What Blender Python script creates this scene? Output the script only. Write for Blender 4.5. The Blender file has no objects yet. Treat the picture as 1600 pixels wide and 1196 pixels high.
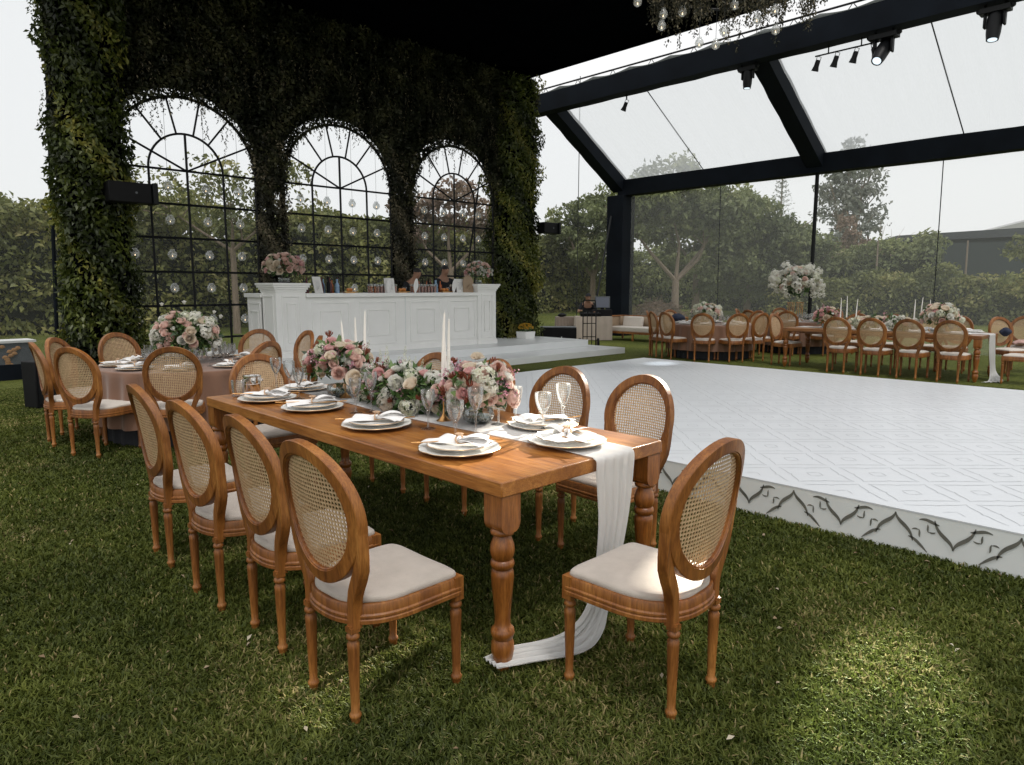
import bpy, math, random
import numpy as np
from mathutils import Vector, Matrix, Euler
random.seed(7)
rng = np.random.default_rng(7)
R = math.radians
PI = math.pi
SC = bpy.context.scene
COL = SC.collection

# ------------------------------------------------------------------ camera
CAM_Z = 1.58
cd = bpy.data.cameras.new("camera")
cam = bpy.data.objects.new("camera", cd)
COL.objects.link(cam)
cam.location = (0, 0, CAM_Z)
cam.rotation_euler = (R(90) - math.atan(148 / 1085.0), 0, R(45.9 - 90))
cd.sensor_width = 36
cd.lens = 36 * 1085 / 1600.0
cd.clip_start = 0.05
cd.clip_end = 2000
SC.camera = cam

# ------------------------------------------------------------------ light
SUN_EL, SUN_AZ = 66.0, -112.0          # azimuth of the sun measured from +X towards +Y
world = bpy.data.worlds.new("World")
SC.world = world
world.use_nodes = True
nt = world.node_tree
bg = nt.nodes["Background"]
sky = nt.nodes.new("ShaderNodeTexSky")
sky.sky_type = 'NISHITA'
sky.sun_disc = False
sky.sun_elevation = R(SUN_EL)
sky.sun_rotation = R(90 - SUN_AZ)
sky.dust_density = 6.0
sky.air_density = 1.0
mixs = nt.nodes.new("ShaderNodeMixRGB")
mixs.inputs[0].default_value = 0.9
mixs.inputs[2].default_value = (8.9, 8.85, 8.75, 1)      # even cloud cover
nt.links.new(sky.outputs[0], mixs.inputs[1])
nt.links.new(mixs.outputs[0], bg.inputs[0])
bg.inputs[1].default_value = 0.125
sd = bpy.data.lights.new("sun", 'SUN')
sd.energy = 1.25
sd.angle = R(10)
sd.color = (1.0, 0.965, 0.92)
sun = bpy.data.objects.new("sun", sd)
COL.objects.link(sun)
sun.location = (0, 0, 30)
_d = Vector((math.cos(R(SUN_EL)) * math.cos(R(SUN_AZ)), math.cos(R(SUN_EL)) * math.sin(R(SUN_AZ)), math.sin(R(SUN_EL))))
sun.rotation_euler = _d.to_track_quat('Z', 'Y').to_euler()
SC.view_settings.view_transform = 'Standard'
SC.view_settings.look = 'None'
SC.view_settings.exposure = 0.0
SC.view_settings.gamma = 1.0
SC.cycles.transparent_max_bounces = 40
SC.cycles.max_bounces = 7
SC.cycles.caustics_reflective = False
SC.cycles.caustics_refractive = False

# ------------------------------------------------------------------ tagging
def tag(o, label=None, cat=None, group=None, kind=None):
    if label: o['label'] = label
    if cat: o['category'] = cat
    if group: o['group'] = group
    if kind: o['kind'] = kind
    return o

def thing(name, label, cat, loc=(0, 0, 0), rz=0.0, group=None):
    o = bpy.data.objects.new(name, None)
    COL.objects.link(o)
    o.empty_display_size = 0.1
    o.location = loc
    o.rotation_euler = (0, 0, rz)
    return tag(o, label, cat, group)

def put(name, me, parent=None, loc=(0, 0, 0), rot=(0, 0, 0), sc=1.0):
    o = bpy.data.objects.new(name, me)
    COL.objects.link(o)
    o.location = loc
    o.rotation_euler = rot
    o.scale = (sc, sc, sc) if isinstance(sc, (int, float)) else sc
    if parent: o.parent = parent
    return o

# ------------------------------------------------------------------ materials
def newmat(name):
    m = bpy.data.materials.new(name)
    m.use_nodes = True
    return m, m.node_tree, m.node_tree.nodes, m.node_tree.links, m.node_tree.nodes["Principled BSDF"]

def noise(n, l, scale, detail=4, stretch=None, coord='Object', rough=.6):
    tc = n.new("ShaderNodeTexCoord")
    mp = n.new("ShaderNodeMapping")
    if stretch: mp.inputs['Scale'].default_value = stretch
    nz = n.new("ShaderNodeTexNoise")
    nz.inputs['Scale'].default_value = scale
    nz.inputs['Detail'].default_value = detail
    nz.inputs['Roughness'].default_value = rough
    l.new(tc.outputs[coord], mp.inputs[0])
    l.new(mp.outputs[0], nz.inputs['Vector'])
    return nz

def ramp(n, l, src, stops):
    r = n.new("ShaderNodeValToRGB")
    e = r.color_ramp.elements
    while len(e) < len(stops): e.new(0.5)
    for i, (p, c) in enumerate(stops):
        e[i].position = p
        e[i].color = (c[0], c[1], c[2], 1)
    l.new(src, r.inputs[0])
    return r

def simple(name, col, rough=.6, var=.12, scale=8, bump=0, metal=0, stretch=None, spec=.5, bscale=None, sheen=0):
    m, t, n, l, b = newmat(name)
    nz = noise(n, l, scale, 5, stretch)
    lo = [max(0, c * (1 - var)) for c in col]
    hi = [min(1, c * (1 + var)) for c in col]
    r = ramp(n, l, nz.outputs[0], [(.3, lo), (.7, hi)])
    l.new(r.outputs[0], b.inputs['Base Color'])
    b.inputs['Roughness'].default_value = rough
    b.inputs['Metallic'].default_value = metal
    b.inputs['Specular IOR Level'].default_value = spec
    if sheen: b.inputs['Sheen Weight'].default_value = sheen
    if bump:
        nb = noise(n, l, bscale or scale * 6, 3, stretch)
        bp = n.new("ShaderNodeBump")
        bp.inputs['Strength'].default_value = bump
        bp.inputs['Distance'].default_value = .01
        l.new(nb.outputs[0], bp.inputs['Height'])
        l.new(bp.outputs[0], b.inputs['Normal'])
    return m

def wood(name, dark, mid, light, stretch, rough=.42, scale=3.0, coat=.15):
    m, t, n, l, b = newmat(name)
    a = noise(n, l, scale, 6, stretch, rough=.65)
    a.inputs['Distortion'].default_value = .8
    big = noise(n, l, 1.7, 2, None)
    mx = n.new("ShaderNodeMath"); mx.operation = 'MULTIPLY_ADD'
    l.new(big.outputs[0], mx.inputs[0]); mx.inputs[1].default_value = .55
    sub = n.new("ShaderNodeMath"); sub.operation = 'MULTIPLY_ADD'
    l.new(a.outputs[0], sub.inputs[0]); sub.inputs[1].default_value = .75; sub.inputs[2].default_value = -.14
    l.new(sub.outputs[0], mx.inputs[2])
    r = ramp(n, l, mx.outputs[0], [(.32, dark), (.5, mid), (.68, light)])
    fine = noise(n, l, scale * 9, 3, stretch)
    ml = n.new("ShaderNodeMixRGB"); ml.blend_type = 'MULTIPLY'; ml.inputs[0].default_value = .75
    fr = ramp(n, l, fine.outputs[0], [(.35, (.55, .5, .45)), (.6, (1, 1, 1))])
    l.new(r.outputs[0], ml.inputs[1]); l.new(fr.outputs[0], ml.inputs[2])
    oi = n.new('ShaderNodeObjectInfo'); hv = n.new('ShaderNodeHueSaturation'); va = n.new('ShaderNodeMath'); va.operation = 'MULTIPLY_ADD'
    l.new(oi.outputs['Random'], va.inputs[0]); va.inputs[1].default_value = .30; va.inputs[2].default_value = .84
    l.new(va.outputs[0], hv.inputs['Value']); l.new(ml.outputs[0], hv.inputs['Color'])
    l.new(hv.outputs[0], b.inputs['Base Color'])
    rr = n.new("ShaderNodeMath"); rr.operation = 'MULTIPLY_ADD'
    l.new(fine.outputs[0], rr.inputs[0]); rr.inputs[1].default_value = .25; rr.inputs[2].default_value = rough - .12
    l.new(rr.outputs[0], b.inputs['Roughness'])
    b.inputs['Coat Weight'].default_value = coat
    b.inputs['Coat Roughness'].default_value = .3
    bp = n.new("ShaderNodeBump"); bp.inputs['Strength'].default_value = .25; bp.inputs['Distance'].default_value = .004
    l.new(fine.outputs[0], bp.inputs['Height']); l.new(bp.outputs[0], b.inputs['Normal'])
    return m

def leafmat(name, stops, trans=.3, rough=.55, gloss=.06, noise_scale=None):
    m, t, n, l, b = newmat(name)
    n.remove(b)
    at = n.new("ShaderNodeAttribute"); at.attribute_name = "var"
    r = ramp(n, l, at.outputs['Fac'], stops)
    col = r.outputs[0]
    if noise_scale:
        nz = noise(n, l, noise_scale, 3)
        f = ramp(n, l, nz.outputs[0], [(.35, (.6, .62, .6)), (.65, (1.25, 1.2, 1.1))])
        mm = n.new("ShaderNodeMixRGB"); mm.blend_type = 'MULTIPLY'; mm.inputs[0].default_value = 1
        l.new(col, mm.inputs[1]); l.new(f.outputs[0], mm.inputs[2]); col = mm.outputs[0]
    d = n.new("ShaderNodeBsdfDiffuse"); tr = n.new("ShaderNodeBsdfTranslucent")
    g = n.new("ShaderNodeBsdfGlossy"); g.inputs['Roughness'].default_value = rough
    m1 = n.new("ShaderNodeMixShader"); m1.inputs[0].default_value = trans
    m2 = n.new("ShaderNodeMixShader"); m2.inputs[0].default_value = gloss
    l.new(col, d.inputs[0]); l.new(col, tr.inputs[0])
    l.new(d.outputs[0], m1.inputs[1]); l.new(tr.outputs[0], m1.inputs[2])
    l.new(m1.outputs[0], m2.inputs[1]); l.new(g.outputs[0], m2.inputs[2])
    l.new(m2.outputs[0], n["Material Output"].inputs[0])
    return m

def glassmat(name, tint=(.96, .98, .98), refl=.9, rough=.02, base=.04):
    m, t, n, l, b = newmat(name)
    n.remove(b)
    tr = n.new("ShaderNodeBsdfTransparent"); tr.inputs[0].default_value = (*tint, 1)
    g = n.new("ShaderNodeBsdfGlossy"); g.inputs['Roughness'].default_value = rough
    fr = n.new("ShaderNodeFresnel"); fr.inputs[0].default_value = 1.5
    ad = n.new("ShaderNodeMath"); ad.operation = 'MULTIPLY_ADD'; ad.use_clamp = True
    l.new(fr.outputs[0], ad.inputs[0]); ad.inputs[1].default_value = refl; ad.inputs[2].default_value = base
    ts = n.new("ShaderNodeBsdfTranslucent"); ts.inputs[0].default_value = (.9, .92, .92, 1)
    mg = n.new("ShaderNodeMixShader"); mg.inputs[0].default_value = .2
    l.new(g.outputs[0], mg.inputs[1]); l.new(ts.outputs[0], mg.inputs[2])
    mx = n.new("ShaderNodeMixShader")
    l.new(ad.outputs[0], mx.inputs[0]); l.new(tr.outputs[0], mx.inputs[1]); l.new(mg.outputs[0], mx.inputs[2])
    l.new(mx.outputs[0], n["Material Output"].inputs[0])
    return m

def film(name, veil, tint, col=(.8, .82, .84), wrinkle=0.0, transl=.5, gloss=.03):
    """plastic or gauze sheet: mostly see-through with a milky veil"""
    m, t, n, l, b = newmat(name)
    n.remove(b)
    tr = n.new("ShaderNodeBsdfTransparent"); tr.inputs[0].default_value = (*tint, 1)
    d = n.new("ShaderNodeBsdfDiffuse"); d.inputs[0].default_value = (*col, 1)
    ts = n.new("ShaderNodeBsdfTranslucent"); ts.inputs[0].default_value = (*col, 1)
    m1 = n.new("ShaderNodeMixShader"); m1.inputs[0].default_value = transl
    l.new(d.outputs[0], m1.inputs[1]); l.new(ts.outputs[0], m1.inputs[2])
    g = n.new("ShaderNodeBsdfGlossy"); g.inputs['Roughness'].default_value = .15
    m3 = n.new("ShaderNodeMixShader"); m3.inputs[0].default_value = gloss
    l.new(m1.outputs[0], m3.inputs[1]); l.new(g.outputs[0], m3.inputs[2])
    m2 = n.new("ShaderNodeMixShader"); m2.inputs[0].default_value = veil
    if wrinkle:
        nz = noise(n, l, 1.3, 4, (.25, 5, 1))
        a = n.new("ShaderNodeMath"); a.operation = 'MULTIPLY_ADD'
        l.new(nz.outputs[0], a.inputs[0]); a.inputs[1].default_value = wrinkle; a.inputs[2].default_value = veil - wrinkle * .5
        l.new(a.outputs[0], m2.inputs[0])
    l.new(tr.outputs[0], m2.inputs[1]); l.new(m3.outputs[0], m2.inputs[2])
    l.new(m2.outputs[0], n["Material Output"].inputs[0])
    return m

M = {}
M['chairwood'] = wood('chair_wood', (.13, .038, .007), (.265, .095, .017), (.42, .178, .040), (5, 5, .5), .48, 3.6, .06)
M['tablewood'] = wood('table_wood', (.14, .043, .008), (.30, .112, .020), (.47, .210, .052), (7, .45, 7), .36, 2.8, .25)
M['legwood'] = wood('leg_wood', (.12, .034, .005), (.27, .092, .015), (.42, .170, .038), (6, 6, .6), .38, 3.4, .2)
M['linen'] = simple('linen', (.46, .41, .36), .95, .10, 9, .5, bscale=420, sheen=.2)
M['creamcush'] = simple('cream_cushion', (.60, .55, .49), .95, .05, 40, .3, bscale=300, sheen=.2)
M['white'] = simple('white_paint', (.86, .86, .84), .5, .03, 3, .05)
M['stagewhite'] = simple('stage_white', (.78, .80, .80), .32, .04, 1.4)
M['floorwhite'] = simple('floor_vinyl', (.60, .63, .66), .3, .035, .8)
M['riser'] = simple('riser_vinyl', (.74, .77, .76), .45, .05, 2.0)
M['motif'] = simple('motif_ink', (.135, .135, .115), .5, .25, 9)
M['lineink'] = simple('thin_ink', (.43, .45, .47), .4, .1, 6)
M['ceramic'] = simple('ceramic', (.80, .79, .76), .18, .02, 5)
M['goldrim'] = simple('gold_rim', (.62, .40, .20), .28, .1, 20, metal=1)
M['copper'] = simple('brass', (.60, .33, .13), .3, .1, 20, metal=1)
M['napkin'] = simple('napkin', (.78, .77, .76), .95, .03, 20, .2, bscale=300)
M['runner'] = film('runner_gauze', .84, (.95, .95, .95), (.84, .84, .83), .12, .45, .0)
M['wax'] = simple('candle_wax', (.86, .83, .77), .45, .02, 10)
M['mauve'] = simple('mauve_cloth', (.205, .108, .068), .9, .08, 3, .15, bscale=300, sheen=.3)
M['black'] = simple('black_cloth', (.0022, .0025, .0035), 1.0, .3, 3, spec=.0)
M['blackbeam'] = simple('black_beam_wrap', (.0050, .0075, .012), .75, .35, 1.2, .1, spec=.12)
M['blackmetal'] = simple('black_metal', (.004, .0048, .006), .5, .2, 12, spec=.25)
M['blackbox'] = simple('black_case', (.004, .004, .005), .6, .3, 5, spec=.2)
M['chrome'] = simple('steel', (.75, .74, .72), .12, .03, 9, metal=1)
M['glass'] = glassmat('clear_glass', (.985, .99, .99), .85, .02, .05)
M['vaseglass'] = glassmat('vase_glass', (.94, .97, .97), .7, .02, .05)
M['globeglass'] = film('globe_glass', .24, (.97, .98, .98), (.9, .9, .9), 0, .4, .35)
M['water'] = glassmat('water', (.80, .86, .86), .8, .0, .12)
M['membrane'] = film('clear_membrane', .14, (.90, .92, .925), (.86, .88, .86), 0, .9, .0)
M['membrane2'] = film('clear_membrane_clean', .045, (.86, .88, .89), (.84, .86, .85), 0, .9, .0)
M['gauze'] = film('roof_gauze', .42, (.80, .82, .83), (.68, .71, .72), .42, .8, .0)
M['lamp'] = None
M['taupe'] = simple('taupe_cloth', (.30, .24, .20), .9, .1, 4)
M['palecloth'] = simple('pale_cloth', (.52, .44, .38), .9, .06, 4)
M['skin'] = simple('skin', (.36, .20, .13), .6, .05, 12)
M['hair'] = simple('hair', (.010, .008, .007), .6, .2, 30)
M['darkcloth'] = simple('dark_clothes', (.012, .013, .016), .9, .2, 8)
M['navy'] = simple('navy_cloth', (.018, .026, .055), .9, .2, 8)
M['rosecloth'] = simple('blush_cloth', (.52, .34, .30), .9, .1, 8)
M['bark'] = simple('bark', (.26, .20, .15), .9, .3, 6, .6, stretch=(4, 4, .7))
M['twig'] = simple('twigs', (.17, .12, .085), .9, .4, 3)
M['stem'] = simple('stems', (.07, .12, .035), .7, .2, 10)
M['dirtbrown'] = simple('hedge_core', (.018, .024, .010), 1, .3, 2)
M['amber'] = simple('amber_drink', (.42, .10, .015), .15, .2, 12)
M['redbottle'] = simple('dark_red_glass', (.09, .012, .012), .15, .3, 12)
M['bluebottle'] = simple('blue_glass', (.20, .32, .46), .15, .3, 12)
M['pinkdrink'] = simple('pink_drink', (.52, .24, .20), .2, .15, 12)
M['fruit'] = simple('fruit', (.60, .22, .05), .5, .15, 8)
M['caneboard'] = simple('rattan_panel', (.33, .24, .16), .7, .12, 60)
M['paper'] = simple('card', (.74, .73, .71), .8, .02, 10)
M['roofdark'] = simple('roof_sheet', (.018, .027, .032), .7, .15, .4)
M['roofgrey'] = simple('roof_grey', (.05, .056, .062), .7, .1, .3)
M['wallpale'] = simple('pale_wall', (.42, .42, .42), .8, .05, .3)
M['casegrey'] = simple('case_grey', (.10, .11, .12), .6, .2, 3)
M['orange'] = simple('orange_edge', (.42, .22, .09), .7, .2, 9)
M['yellowflower'] = simple('yellow_petals', (.62, .38, .04), .7, .25, 20)
M['wire'] = simple('wire', (.01, .012, .014), .6, .1, 9)
M['purlinfabric'] = simple('grey_valance', (.26, .28, .28), .9, .25, 2)
M['flowerwhite'] = leafmat('white_bloom', [(0, (.70, .69, .58)), (.5, (.84, .83, .76)), (1, (.86, .85, .80))], .5)
M['flowercream'] = leafmat('cream_bloom', [(0, (.74, .56, .38)), (.5, (.85, .72, .56)), (1, (.88, .80, .68))], .5)
M['flowerblush'] = leafmat('blush_bloom', [(0, (.74, .38, .30)), (.5, (.85, .56, .48)), (1, (.88, .70, .63))], .5)
M['flowerpink'] = leafmat('pink_bloom', [(0, (.62, .20, .22)), (.5, (.80, .40, .41)), (1, (.86, .60, .58))], .5)
M['flowermauve'] = leafmat('mauve_bloom', [(0, (.34, .09, .15)), (.5, (.60, .28, .36)), (1, (.76, .52, .57))], .4)
M['flowerred'] = leafmat('rust_bloom', [(0, (.11, .02, .012)), (.5, (.25, .055, .028)), (1, (.42, .15, .06))], .25)
M['hydrangea'] = leafmat('hydrangea', [(0, (.46, .50, .28)), (.4, (.74, .75, .58)), (1, (.86, .86, .78))], .45)
M['arrleaf'] = leafmat('bouquet_leaves', [(0, (.02, .05, .014)), (.5, (.065, .14, .035)), (1, (.18, .29, .09))], .25, .35, .08)
M['ivy'] = leafmat('ivy_leaves', [(0, (.012, .020, .004)), (.45, (.045, .066, .010)), (.8, (.15, .18, .032)), (1, (.33, .31, .07))], .28, .45, .04, .9)
M['greyleaf'] = leafmat('dry_leaves', [(0, (.012, .013, .008)), (.5, (.05, .05, .030)), (.85, (.15, .13, .08)), (1, (.33, .28, .19))], .25, .5, .03)
M['headerleaf'] = leafmat('header_leaves', [(0, (.008, .012, .006)), (.5, (.032, .038, .018)), (.85, (.11, .11, .055)), (1, (.28, .25, .15))], .25, .5, .03)
M['hedge'] = leafmat('hedge_leaves', [(0, (.07, .08, .024)), (.45, (.175, .20, .065)), (.8, (.32, .33, .11)), (1, (.44, .40, .17))], .35, .5, .03, .35)
M['tree'] = leafmat('tree_leaves', [(0, (.09, .115, .05)), (.45, (.18, .215, .09)), (.85, (.30, .34, .15)), (1, (.40, .41, .21))], .35, .5, .03, .3)
M['greytree'] = leafmat('haze_paled_leaves', [(0, (.16, .18, .16)), (.5, (.27, .29, .25)), (1, (.38, .38, .33))], .3, .5, .04)  # leaf colour paled to stand in for distance haze
M['redleaf'] = leafmat('reddish_leaves', [(0, (.14, .09, .06)), (.5, (.24, .15, .10)), (1, (.32, .24, .16))], .3)
M['grassblade'] = leafmat('grass_blades', [(0, (.015, .024, .005)), (.45, (.062, .084, .016)), (.85, (.14, .165, .038)), (1, (.32, .27, .13))], .3, .5, .012, .9)

M['drylitter'] = leafmat('litter', [(0, (.12, .07, .035)), (.5, (.25, .17, .09)), (1, (.45, .40, .30))], .1)
def lawn_mat():
    m, t, n, l, b = newmat('lawn')
    a = noise(n, l, 14, 6); a2 = noise(n, l, .5, 4); a3 = noise(n, l, 120, 3)
    r = ramp(n, l, a.outputs[0], [(.3, (.085, .105, .025)), (.55, (.16, .185, .05)), (.75, (.24, .24, .09))])
    r2 = ramp(n, l, a2.outputs[0], [(.3, (.75, .8, .7)), (.7, (1.25, 1.2, 1.0))])
    r3 = ramp(n, l, a3.outputs[0], [(.3, (.5, .5, .5)), (.7, (1.3, 1.3, 1.2))])
    m1 = n.new("ShaderNodeMixRGB"); m1.blend_type = 'MULTIPLY'; m1.inputs[0].default_value = 1
    m2 = n.new("ShaderNodeMixRGB"); m2.blend_type = 'MULTIPLY'; m2.inputs[0].default_value = 1
    l.new(r.outputs[0], m1.inputs[1]); l.new(r2.outputs[0], m1.inputs[2])
    l.new(m1.outputs[0], m2.inputs[1]); l.new(r3.outputs[0], m2.inputs[2])
    l.new(m2.outputs[0], b.inputs['Base Color'])
    b.inputs['Roughness'].default_value = .95
    b.inputs['Specular IOR Level'].default_value = .15
    bp = n.new("ShaderNodeBump"); bp.inputs['Distance'].default_value = .03
    l.new(a3.outputs[0], bp.inputs['Height']); l.new(bp.outputs[0], b.inputs['Normal'])
    return m
M['lawn'] = lawn_mat()

def cane_mat():
    m, t, n, l, b = newmat('woven_cane')
    tc = n.new("ShaderNodeTexCoord"); sp = n.new("ShaderNodeSeparateXYZ")
    l.new(tc.outputs['Object'], sp.inputs[0])
    def fr(sock, off=0.0, k=1 / .0158):
        a = n.new("ShaderNodeMath"); a.operation = 'MULTIPLY_ADD'; a.inputs[1].default_value = k; a.inputs[2].default_value = off
        l.new(sock, a.inputs[0])
        f = n.new("ShaderNodeMath"); f.operation = 'FRACT'; l.new(a.outputs[0], f.inputs[0])
        s = n.new("ShaderNodeMath"); s.operation = 'SUBTRACT'; s.inputs[1].default_value = .5; l.new(f.outputs[0], s.inputs[0])
        p = n.new("ShaderNodeMath"); p.operation = 'MULTIPLY'; l.new(s.outputs[0], p.inputs[0]); l.new(s.outputs[0], p.inputs[1])
        return p.outputs[0]
    ad = n.new("ShaderNodeMath"); ad.operation = 'ADD'
    l.new(fr(sp.outputs[0]), ad.inputs[0]); l.new(fr(sp.outputs[2]), ad.inputs[1])
    lt = n.new("ShaderNodeMath"); lt.operation = 'LESS_THAN'; lt.inputs[1].default_value = .125
    l.new(ad.outputs[0], lt.inputs[0])
    nz = noise(n, l, 90, 2)
    r = ramp(n, l, nz.outputs[0], [(.3, (.44, .28, .15)), (.7, (.66, .48, .29))])
    l.new(r.outputs[0], b.inputs['Base Color']); b.inputs['Roughness'].default_value = .5
    tr = n.new("ShaderNodeBsdfTransparent"); mx = n.new("ShaderNodeMixShader")
    l.new(lt.outputs[0], mx.inputs[0]); l.new(b.outputs[0], mx.inputs[1]); l.new(tr.outputs[0], mx.inputs[2])
    l.new(mx.outputs[0], n["Material Output"].inputs[0])
    return m
M['cane'] = cane_mat()

def emis(name, col, s):
    m, t, n, l, b = newmat(name)
    b.inputs['Base Color'].default_value = (*col, 1)
    b.inputs['Emission Color'].default_value = (*col, 1)
    b.inputs['Emission Strength'].default_value = s
    return m
M['lamp'] = emis('lamp_lens', (.75, .88, 1.0), 1.1)
M['flame'] = emis('candle_flame', (1.0, .72, .42), 4)
M['screen'] = emis('monitor_glow', (.10, .11, .14), .25)

# ------------------------------------------------------------------ mesh builder
class MB:
    def __init__(s): s.v = []; s.f = []
    def add(s, vs, fs):
        k = len(s.v); s.v += [tuple(p) for p in vs]; s.f += [tuple(i + k for i in f) for f in fs]; return s
    def box(s, c, d, rot=None, taper=1.0):
        h = [x / 2 for x in d]
        vs = [Vector((sx * h[0] * (taper if sz > 0 else 1), sy * h[1] * (taper if sz > 0 else 1), sz * h[2])) for sz in (-1, 1) for sy in (-1, 1) for sx in (-1, 1)]
        if rot: 
            mt = Euler(rot).to_matrix(); vs = [mt @ p for p in vs]
        vs = [p + Vector(c) for p in vs]
        return s.add(vs, [(0, 2, 3, 1), (4, 5, 7, 6), (0, 1, 5, 4), (2, 6, 7, 3), (0, 4, 6, 2), (1, 3, 7, 5)])
    def lathe(s, prof, seg=16, c=(0, 0, 0), sy=1.0, capb=True, capt=True):
        vs = []; fs = []
        for r, z in prof:
            for i in range(seg):
                a = 2 * PI * i / seg
                vs.append((c[0] + r * math.cos(a), c[1] + r * math.sin(a) * sy, c[2] + z))
        for k in range(len(prof) - 1):
            for i in range(seg):
                j = (i + 1) % seg
                fs.append((k * seg + i, k * seg + j, (k + 1) * seg + j, (k + 1) * seg + i))
        if capb and prof[0][0] > 1e-5: fs.append(tuple(range(seg - 1, -1, -1)))
        if capt and prof[-1][0] > 1e-5: fs.append(tuple((len(prof) - 1) * seg + i for i in range(seg)))
        return s.add(vs, fs)
    def tube(s, pts, r, seg=8, cap=True):
        pts = [Vector(p) for p in pts]; n = len(pts)
        rs = r if isinstance(r, (list, tuple)) else [r] * n
        vs = []; fs = []; up = None
        for k in range(n):
            d = (pts[min(k + 1, n - 1)] - pts[max(k - 1, 0)]).normalized()
            if up is None: up = Vector((0, 0, 1)) if abs(d.z) < .9 else Vector((1, 0, 0))
            x = d.cross(up)
            if x.length < 1e-4: x = d.cross(Vector((0, 1, 0)))
            x.normalize(); y = x.cross(d).normalized(); up = y
            for i in range(seg):
                a = 2 * PI * i / seg
                vs.append(pts[k] + x * (rs[k] * math.cos(a)) + y * (rs[k] * math.sin(a)))
        for k in range(n - 1):
            for i in range(seg):
                j = (i + 1) % seg
                fs.append((k * seg + i, k * seg + j, (k + 1) * seg + j, (k + 1) * seg + i))
        if cap: fs += [tuple(range(seg - 1, -1, -1)), tuple((n - 1) * seg + i for i in range(seg))]
        return s.add(vs, fs)
    def grid(s, fn, nu, nv):
        vs = [fn(i / nu, j / nv) for j in range(nv + 1) for i in range(nu + 1)]
        w = nu + 1
        return s.add(vs, [(j * w + i, j * w + i + 1, (j + 1) * w + i + 1, (j + 1) * w + i) for j in range(nv) for i in range(nu)])
    def loops(s, rings, closed_u=True, cap0=False, cap1=False, closed_v=False):
        """rings: list of equally long point lists"""
        n = len(rings[0]); m = len(rings); vs = [p for r in rings for p in r]; fs = []
        for k in range(m if closed_v else m - 1):
            k2 = (k + 1) % m
            for i in range(n if closed_u else n - 1):
                j = (i + 1) % n
                fs.append((k * n + i, k * n + j, k2 * n + j, k2 * n + i))
        if cap0: fs.append(tuple(range(n - 1, -1, -1)))
        if cap1: fs.append(tuple((m - 1) * n + i for i in range(n)))
        return s.add(vs, fs)
    def prism(s, poly, y0, y1, axis='y'):
        """poly in (x,z) extruded along y"""
        n = len(poly)
        if axis == 'y': vs = [(x, y0, z) for x, z in poly] + [(x, y1, z) for x, z in poly]
        elif axis == 'x': vs = [(y0, x, z) for x, z in poly] + [(y1, x, z) for x, z in poly]
        else: vs = [(x, z, y0) for x, z in poly] + [(x, z, y1) for x, z in poly]
        return s.add(vs, [tuple(range(n)), tuple(range(2 * n - 1, n - 1, -1))] + [(i, i + n, (i + 1) % n + n, (i + 1) % n) for i in range(n)])
    def mesh(s, name, mat, smooth=True, angle=40):
        me = bpy.data.meshes.new(name)
        me.from_pydata(s.v, [], s.f)
        me.materials.append(mat)
        bmfix(me)
        if smooth:
            me.polygons.foreach_set('use_smooth', [True] * len(me.polygons))
            me.set_sharp_from_angle(angle=R(angle))
        return me
    def build(s, name, mat, parent=None, smooth=True, bevel=0, angle=40, loc=(0, 0, 0)):
        o = put(name, s.mesh(name, mat, smooth, angle), parent, loc)
        if bevel:
            bv = o.modifiers.new('bevel', 'BEVEL'); bv.width = bevel; bv.segments = 2; bv.limit_method = 'ANGLE'; bv.angle_limit = R(35)
        return o

def bmfix(me):
    import bmesh
    bm = bmesh.new(); bm.from_mesh(me)
    bmesh.ops.recalc_face_normals(bm, faces=bm.faces)
    bm.to_mesh(me); bm.free()

def npmesh(name, V, F, mat, var=None, smooth=False):
    """V (n,3), F (m,k) all faces with k corners"""
    me = bpy.data.meshes.new(name)
    V = np.ascontiguousarray(V, dtype=np.float32); F = np.ascontiguousarray(F, dtype=np.int32)
    m, k = F.shape
    me.vertices.add(len(V)); me.vertices.foreach_set('co', V.ravel())
    me.loops.add(m * k); me.loops.foreach_set('vertex_index', F.ravel())
    me.polygons.add(m); me.polygons.foreach_set('loop_start', np.arange(0, m * k, k, dtype=np.int32))
    if smooth: me.polygons.foreach_set('use_smooth', np.ones(m, dtype=bool))
    me.update(calc_edges=True)
    if var is not None:
        a = me.attributes.new('var', 'FLOAT', 'POINT'); a.data.foreach_set('value', np.ascontiguousarray(var, dtype=np.float32))
    me.materials.append(mat)
    return me

def unit(a): return a / np.maximum(np.linalg.norm(a, axis=1, keepdims=True), 1e-9)

def leaves(P, size, aspect=.5, down=0.0, out=None, outw=0.0, var=None, fold=.18, jitter=.35, face=0.0):
    """one folded four-cornered leaf per point"""
    P = np.asarray(P, dtype=float); n = len(P)
    d = rng.normal(size=(n, 3)); d[:, 2] -= down
    if out is not None: d += np.asarray(out) * outw
    d = unit(d)
    if face and out is not None:
        nn = unit(np.asarray(out) + rng.normal(size=(n, 3)) / face)
        d = unit(d - nn * (np.sum(d * nn, 1, keepdims=True)) * .85)
        s = unit(np.cross(nn, d)); up = np.cross(d, s)
    else:
        s = unit(np.cross(d, rng.normal(size=(n, 3)))); up = np.cross(d, s)
    L = (size * (1 + jitter * rng.uniform(-1, 1, n)))[:, None]; W = L * aspect
    a = P; b = P + d * L * .45 + s * W * .5 + up * L * fold; c = P + d * L; e = P + d * L * .45 - s * W * .5 + up * L * fold
    V = np.stack([a, b, c, e], 1).reshape(-1, 3)
    F = np.arange(4 * n).reshape(n, 4)
    v = rng.uniform(0, 1, n) if var is None else np.clip(var + rng.uniform(-.18, .18, n), 0, 1)
    return V, F, np.repeat(v, 4)

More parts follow.
